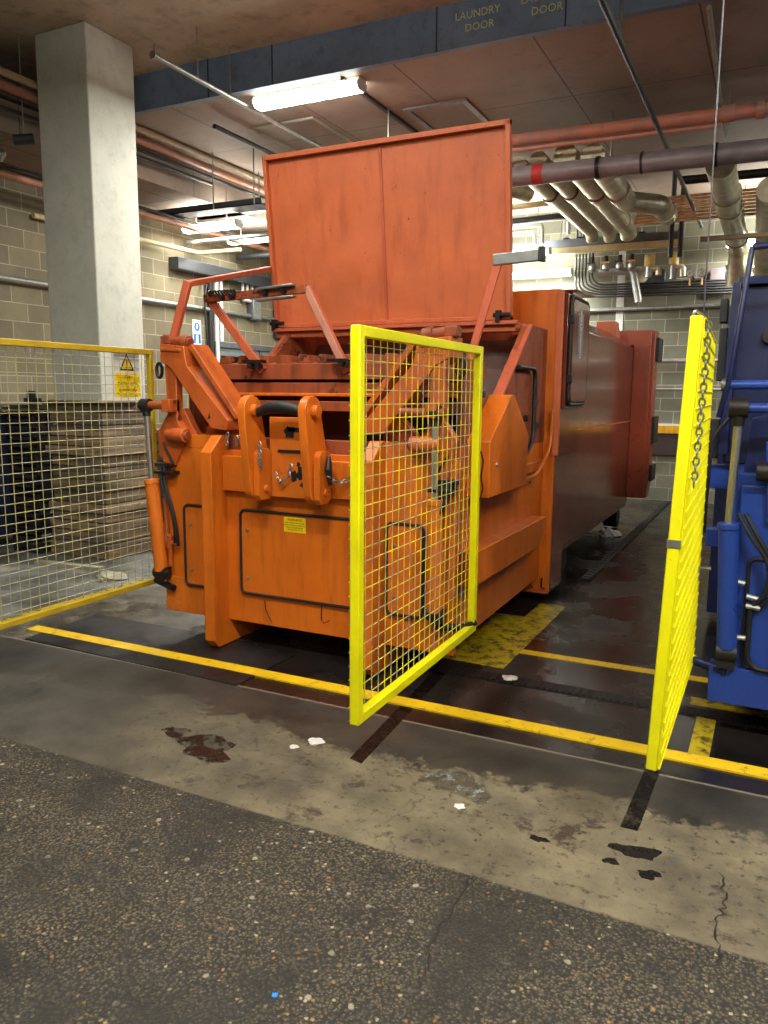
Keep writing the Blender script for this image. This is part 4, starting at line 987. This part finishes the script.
obj('box_body', MB().box(XL, XL+.16, 10.95, 11.75, 2.5, 3.1), 'duct', t, .01); obj('box_door', MB().box(XL+.16, XL+.18, 11.0, 11.7, 2.54, 3.06), 'duct', t, .006)
t = thing('wall_mounted_junction_box', (XL+.1, 10.2, 2.7), 'small grey junction boxes on the left wall between pipes and cabinet', 'junction box')
obj('box_body', MB().box(XL, XL+.1, 10.25, 10.5, 2.72, 3.05), 'beamgrey', t, .006); obj('box_cover', MB().box(XL+.1, XL+.11, 10.27, 10.48, 2.74, 3.03), 'steel', t, .004)
for i_ in range(3): pipe('wall_pipe', [(XL+.07,10.05+.12*i_,3.24),(XL+.07,10.05+.12*i_,3.0),(XL+.07,10.3+.05*i_,3.0)], .022, 'white', ['white bent conduit left of the junction box','white bent conduit in the middle above the junction box','white bent conduit right above the junction box'][i_], b=.05)

# ceiling battens and access hatch frames
def strip(x0, x1, y0, y1, label, mat='duct', t_=.03):
    return obj('ceiling_strip', MB().box(x0, x1, y0, y1, H2-t_, H2), mat, None, 0, None, label=label, category='conduit')
h = thing('ceiling_hatch', (-3.25, 7.9, H2-.03), 'square framed access hatch in the brown ceiling above the raised lid', 'hatch')
b = MB(); b.box(-3.6, -2.92, 7.60, 7.66, H2-.025, H2); b.box(-3.6, -2.92, 8.40, 8.46, H2-.025, H2); b.box(-3.6, -3.54, 7.66, 8.4, H2-.025, H2); b.box(-2.98, -2.92, 7.66, 8.4, H2-.025, H2)
obj('hatch_frame', b, 'pipegrey', h, .003); obj('hatch_panel', MB().box(-3.54, -2.98, 7.66, 8.4, H2-.010, H2), 'plyceil', h)
strip(-3.78, -3.74, 6.65, 9.5, 'dark conduit on the ceiling running back from the right end of the bright lamp')
h = thing('ceiling_hatch', (-5.0, 7.9, H2-.03), 'thin rectangular frame on the ceiling between pillar and raised lid', 'hatch')
b = MB(); b.box(-5.35, -4.55, 7.42, 7.45, H2-.02, H2); b.box(-5.35, -4.55, 8.9, 8.93, H2-.02, H2); b.box(-5.35, -5.32, 7.45, 8.9, H2-.02, H2); b.box(-4.58, -4.55, 7.45, 8.9, H2-.02, H2)
obj('hatch_frame', b, 'sheet', h)
# hanging steel bars at top right
pipe('hanger_bar', [(-1.07,4.0,3.84),(-1.07,11.6,3.83)], .022, 'duct', 'long dark bar running back under the ceiling over the pipes at the right', 8)
b = MB().bar((-1.02,5.4,4.8), (-1.07,5.45,3.86), .02, .03); obj('hanger_strap', b, 'duct', None, 0, None, label='short dark strap dropping from the front ceiling at the top right', category='hanger')
pipe('hanger_bar', [(-.66,6.62,4.42),(-.70,8.6,4.40)], .02, 'sheet', 'pale double conduit under the ceiling at the far top right', 8)
pipe('hanging_strut', [(-1.36,10.9,3.35),(-1.36,10.9,H2)], .03, 'duct', 'dark vertical strut dropping behind the copper pipes', 6)
pipe('hanging_strut', [(-1.25,10.9,3.35),(-1.25,10.9,4.2)], .03, 'duct', 'second dark vertical strut behind the copper pipes', 6)
# large cross pipes
p = pipe('red_pipe', [(-5.0,7.60,4.02),(.0,7.60,3.96),(.25,7.7,3.96)], .058, 'pipered', 'large rusty red pipe crossing under the ceiling above the grey one', 20)
collars(p, 'pipered', [('coupling', (-.55,7.6,3.967), (1,0,0), .07, .10), ('coupling', (-.30,7.6,3.963), (1,0,0), .075, .06)])
pipe('red_pipe', [(-5.0,7.55,3.92),(-.6,7.55,3.865)], .018, 'pipered', 'thin red pipe tucked behind the large rusty red pipe', 10)
p = pipe('grey_pipe', [(-5.0,7.52,3.66),(2.0,7.52,3.60)], .088, 'pipegrey', 'large dark grey pipe crossing in front of the lagged pipes', 24)
collars(p, 'blacksteel', [('clamp_ring', (-1.60,7.52,3.632), (1,0,0), .098, .035), ('clamp_ring', (-.62,7.52,3.625), (1,0,0), .098, .035), ('clamp_ring', (-1.22,7.52,3.63), (1,0,0), .094, .02)])
obj('red_tape', MB().cyl((-2.20,7.52,3.636), (-2.10,7.52,3.635), .0895, 24), plain('red_tape', (170,40,36), .5), p, label='red tape band')
hang(p, [(-3.72,7.52,3.66),(.6,7.52,3.62)])
# lagged pipes running back
spec = [(-2.50,.085,8.0,11.45,3.88,'thinnest lagged pipe, first right of the raised lid'),(-2.27,.085,7.9,11.5,3.88,'lagged pipe second from the raised lid'),(-1.98,.11,7.8,11.3,3.86,'thick lagged pipe third from the raised lid')]
for x_, r, y0, y1, z_, lb in spec:
    p = pipe('lagged_pipe', [(x_,y0,z_),(x_,y1,z_-.02),(x_,y1+.12,z_-.10)], r, 'clad', lb+' under the ceiling', 20, b=.12)
    collars(p, 'clad', [('lagging_joint', (x_,9.3,z_-.005), (0,1,0), r*1.14, .16), ('lagging_joint', (x_,10.9,z_-.01), (0,1,0), r*1.1, .12)])
    hang(p, [(x_,10.0,z_)])
    collars(p, plain('brown_tape', (120,70,52), .6), [('tape_ring', (x_,9.22,z_-.005), (0,1,0), r*1.16, .03)])
p = pipe('lagged_pipe', [(-1.72,7.8,3.82),(-1.70,9.55,3.78),(-1.36,9.80,3.76),(-1.33,10.2,3.72)], .115, 'clad', 'thick lagged pipe with a double bend, fourth from the raised lid', 22, b=.07)
hang(p, [(-1.71,8.6,3.8)])
collars(p, 'clad', [('lagging_joint', (-1.705,9.1,3.785), (0,1,0), .13, .16), ('lagging_joint', (-1.345,10.05,3.735), (0,1,0), .13, .10)])
p = pipe('lagged_pipe', [(-.60,7.8,3.62),(-.61,9.6,3.60),(-.61,11.9,3.58),(-.62,12.0,3.1)], .125, 'clad', 'thick lagged pipe above the blue machine with bands and a drop at the wall', 22, b=.15)
hang(p, [(-.605,8.4,3.6)])
collars(p, 'clad', [('lagging_joint', (-.605,8.9,3.61), (0,1,0), .143, .10), ('lagging_joint', (-.61,9.5,3.60), (0,1,0), .14, .06), ('lagging_joint', (-.61,11.2,3.585), (0,1,0), .14, .1)])
collars(p, 'steel', [('flange', (-.62,12.02,3.35), (0,0,1), .15, .05), ('flange', (-.62,12.02,3.2), (0,0,1), .13, .12)])
p = pipe('lagged_pipe', [(-.22,9.2,3.68),(-.26,10.8,3.66),(-.28,11.5,3.5),(-.28,11.9,3.2)], .13, 'clad', 'thick lagged pipe curving down at the right edge above the blue machine', 22, b=.3)
hang(p, [(-.25,10.0,3.66)])
collars(p, 'steel', [('flange', (-.28,11.85,3.28), (0,.3,-1), .15, .07)])
p = pipe('grey_duct', [(-3.9,8.6,4.25),(-3.05,10.2,4.15)], .12, 'clad', 'dull round duct end poking out right of the raised lid', 20)
hang(p, [(-3.5,9.35,4.2)])
# copper bundle
cg_ = 'parallel copper pipes'
for i_ in range(8):
    pipe('copper_pipe', [(-1.75,10.4+.05*i_,3.70+.05*i_),(1.0,10.4+.05*i_,3.70+.05*i_)], .016, 'copper', 'thin copper pipe in the parallel bundle behind the hanging cable', 8, group=cg_)
p = pipe('black_pipe', [(-1.2,10.1,4.08),(1.0,10.1,4.05)], .05, 'blacksteel', 'black pipe above the copper bundle at the right')
hang(p, [(-.9,10.1,4.08)])
pipe('cream_pipe', [(-.95,10.2,3.42),(1.0,10.2,3.41)], .03, 'creampipe', 'cream pipe under the copper bundle at the right')
# cross beam / channel near the wall with cream face
t = thing('hanging_channel', (-2.4, 11.9, 3.7), 'long grey steel channel with cream lower face under the lagged pipes', 'channel')
b = MB(); b.box(-4.4, -1.33, 11.86, 11.96, 3.745, 3.86); obj('channel_body', b, 'beamgrey', t, .003); obj('channel_face', MB().box(-4.4, -1.36, 11.84, 11.96, 3.655, 3.742), 'cream', t, .003)
for xx in (-3.9, -2.6, -1.5): obj('channel_rod', MB().cyl((xx,11.92,3.86), (xx,11.92,H2), .012, 8), 'steel', t)
bh = 0
for i_, xx in enumerate((-2.95, -2.75, -2.55, -2.35, -2.18, -2.02, -1.88)):
    t = thing('pipe_clip', (xx, 11.85, 3.86), 'small steel clamp on top of the cross channel under the lagged pipes', 'clamp', 'clamps along the cross channel')
    obj('clamp_bolt', MB().cyl((xx,11.9,3.88), (xx,11.9,3.95), .012, 8), 'steel', t); obj('clamp_foot', MB().box(xx-.04, xx+.04, 11.87, 11.93, 3.862, 3.885), 'blacksteel', t)
vl = ['first','second','third','fourth']
for i_, (xx, zt, zb_, r) in enumerate(((-1.80,3.62,3.30,.075),(-1.47,3.62,3.26,.07))):
    t = thing('hanging_strainer_valve', (xx, 12.2, zb_), ['cream necked valve with yellow tag below the channel, left one','cream necked valve with yellow tag below the channel, right one'][i_], 'valve')
    obj('valve_neck', MB().cyl((xx,12.2,zt), (xx,12.2,zt-.17), r, 18), 'cream', t, .004)
    obj('valve_body', MB().cyl((xx,12.2,zt-.17), (xx,12.2,zb_), r*.7, 18), 'steel', t)
    obj('valve_elbow', MB().tube(bend([(xx+.03,12.2,zt-.2),(xx+.13,12.2,zt-.2),(xx+.13,12.2,zb_+.02)], .06), .045, 14), 'clad', t)
    obj('tag', MB().box(xx-.02, xx+.02, 12.12, 12.126, zt-.15, zt-.04), 'signyellow', t)
for i_, xx in enumerate((-2.62, -2.42, -2.22, -2.05)):
    t = thing('pump_valve', (xx, 12.2, 3.45), vl[i_]+' small steel valve from the left in the row below the cross channel', 'valve')
    obj('valve_stem', MB().cyl((xx,12.2,3.64), (xx,12.2,3.44), .03, 12), 'blacksteel', t)
    obj('valve_bulb', MB().tube([(xx,12.2,3.54),(xx,12.2,3.50),(xx,12.2,3.45),(xx,12.2,3.42)], [.03,.06,.06,.035], 12), 'steel', t)
    obj('valve_handle', MB().box(xx-.06, xx+.06, 12.12, 12.14, 3.53, 3.55), 'guard_yellow' if i_ % 2 else 'black', t)
p = pipe('lagged_wall_pipe', [(-2.55,12.4,3.43),(-2.05,12.35,3.43),(-1.95,12.35,3.0),(-1.95,12.35,2.97)], .055, 'steel', 'shiny lagged pipe with elbow dropping down the back wall', 18, b=.1)
for i_, xx in enumerate((-1.23, -1.07)):
    t = thing('pressure_gauge', (xx, 12.1, 3.25), ['round white pressure gauge, left of the pair by the hanging cable','round white pressure gauge, right of the pair by the hanging cable'][i_], 'gauge')
    obj('gauge_case', MB().cyl((xx,12.1,3.31), (xx,12.16,3.31), .058, 24), 'steel', t); obj('gauge_face', MB().cyl((xx,12.095,3.31), (xx,12.1,3.31), .046, 24), 'white', t)
    obj('gauge_needle', MB().bar((xx-.02,12.093,3.295), (xx+.02,12.093,3.325), .006, .003, (0,1,0)), 'signblack', t); obj('gauge_stem', MB().cyl((xx,12.13,3.26), (xx,12.13,3.15), .012, 8), 'copper', t); obj('gauge_feed', MB().cyl((xx,12.16,3.31), (xx,12.7,3.31), .014, 8), 'duct', t)
t = thing('wall_mounted_pump', (-1.75, 12.3, 3.16), 'dark grey pump casing between the hanging valves and the pressure gauges', 'pump')
obj('pump_body', MB().box(-2.0, -1.6, 12.50, 12.69, 3.22, 3.45), 'duct', t, .03); obj('pump_flange', MB().cyl((-1.95,12.50,3.36), (-1.95,12.485,3.36), .1, 20), 'clad', t)
t = thing('wall_mounted_control_box', (-.85, 12.3, 3.2), 'dark red and grey control boxes on the wall right of the gauges', 'control box')
obj('box_grey', MB().box(-1.0, -.8, 12.5, 12.69, 3.22, 3.42), 'pipegrey', t, .01); obj('box_red', MB().box(-.78, -.55, 12.5, 12.69, 3.22, 3.42), plain('dark_red', (92,30,30), .5), t, .01)
# cable bundle bending along the back wall
for i_ in range(6):
    o_ = .05*i_
    pipe('cable', [(-2.92+o_,12.45,4.3),(-2.92+o_,12.45,3.35-.035*(5-i_)-.0),(-2.60+o_*.2,12.45,3.26-.035*(5-i_)),(1.5,12.45,3.21-.035*(5-i_))], .015, 'black' if i_ % 2 else 'duct', 'black cable in the bundle that turns along the back wall below the pipework', 8, b=.25, group='cables in the wall bundle', cat='cable')
for z_, r, lb in ((2.91,.032,'grey conduit on the back wall, highest of three'),(2.12,.022,'thin grey conduit on the back wall, middle of three'),(1.70,.02,'thin grey conduit on the back wall, lowest of three')):
    pipe('wall_conduit', [(-3.8,YB-.05,z_),(3.,YB-.05,z_)], r, 'steel' if z_ > 2.5 else 'pipegrey', lb, 10)
# white service pipes far behind right of the lid
for i_, (x_, z_) in enumerate(((-3.50,3.98),(-3.60,3.88))):
    pipe('white_pipe', [(-4.6,11.3,z_+.0),(x_+.35,11.3,z_),(x_+.35,11.3,3.72)], .03, 'white', ['upper white pipe with an elbow right of the raised lid','lower white pipe with an elbow right of the raised lid'][i_], b=.08)
for i_, x_ in enumerate((-2.85, -2.6, -2.42)):
    pipe('hanging_pipe_stub', [(x_,11.6,4.05),(x_,11.6,3.87)], .03, 'white', ['left','middle','right'][i_]+' short white stub pipe above the cross channel')
pipe('cream_pipe', [(-4.6,11.0,4.16),(-2.5,11.0,4.20)], .04, 'cream', 'cream pipe across the back under the ceiling, behind the thin lagged pipe')
pipe('black_pipe', [(-4.6,11.4,4.05),(-2.45,11.4,4.10)], .05, 'black', 'black pipe across the back below the cream pipe')

# ------------------------------------------------------------------ world and colour
w = bpy.data.worlds.new('world'); SC.world = w; w.use_nodes = True
w.node_tree.nodes['Background'].inputs[0].default_value = (.8,.85,1,1); w.node_tree.nodes['Background'].inputs[1].default_value = .05
vs = SC.view_settings; vs.view_transform = 'Standard'; vs.look = 'None'; vs.gamma = 1; vs.use_curve_mapping = False; vs.exposure = .95
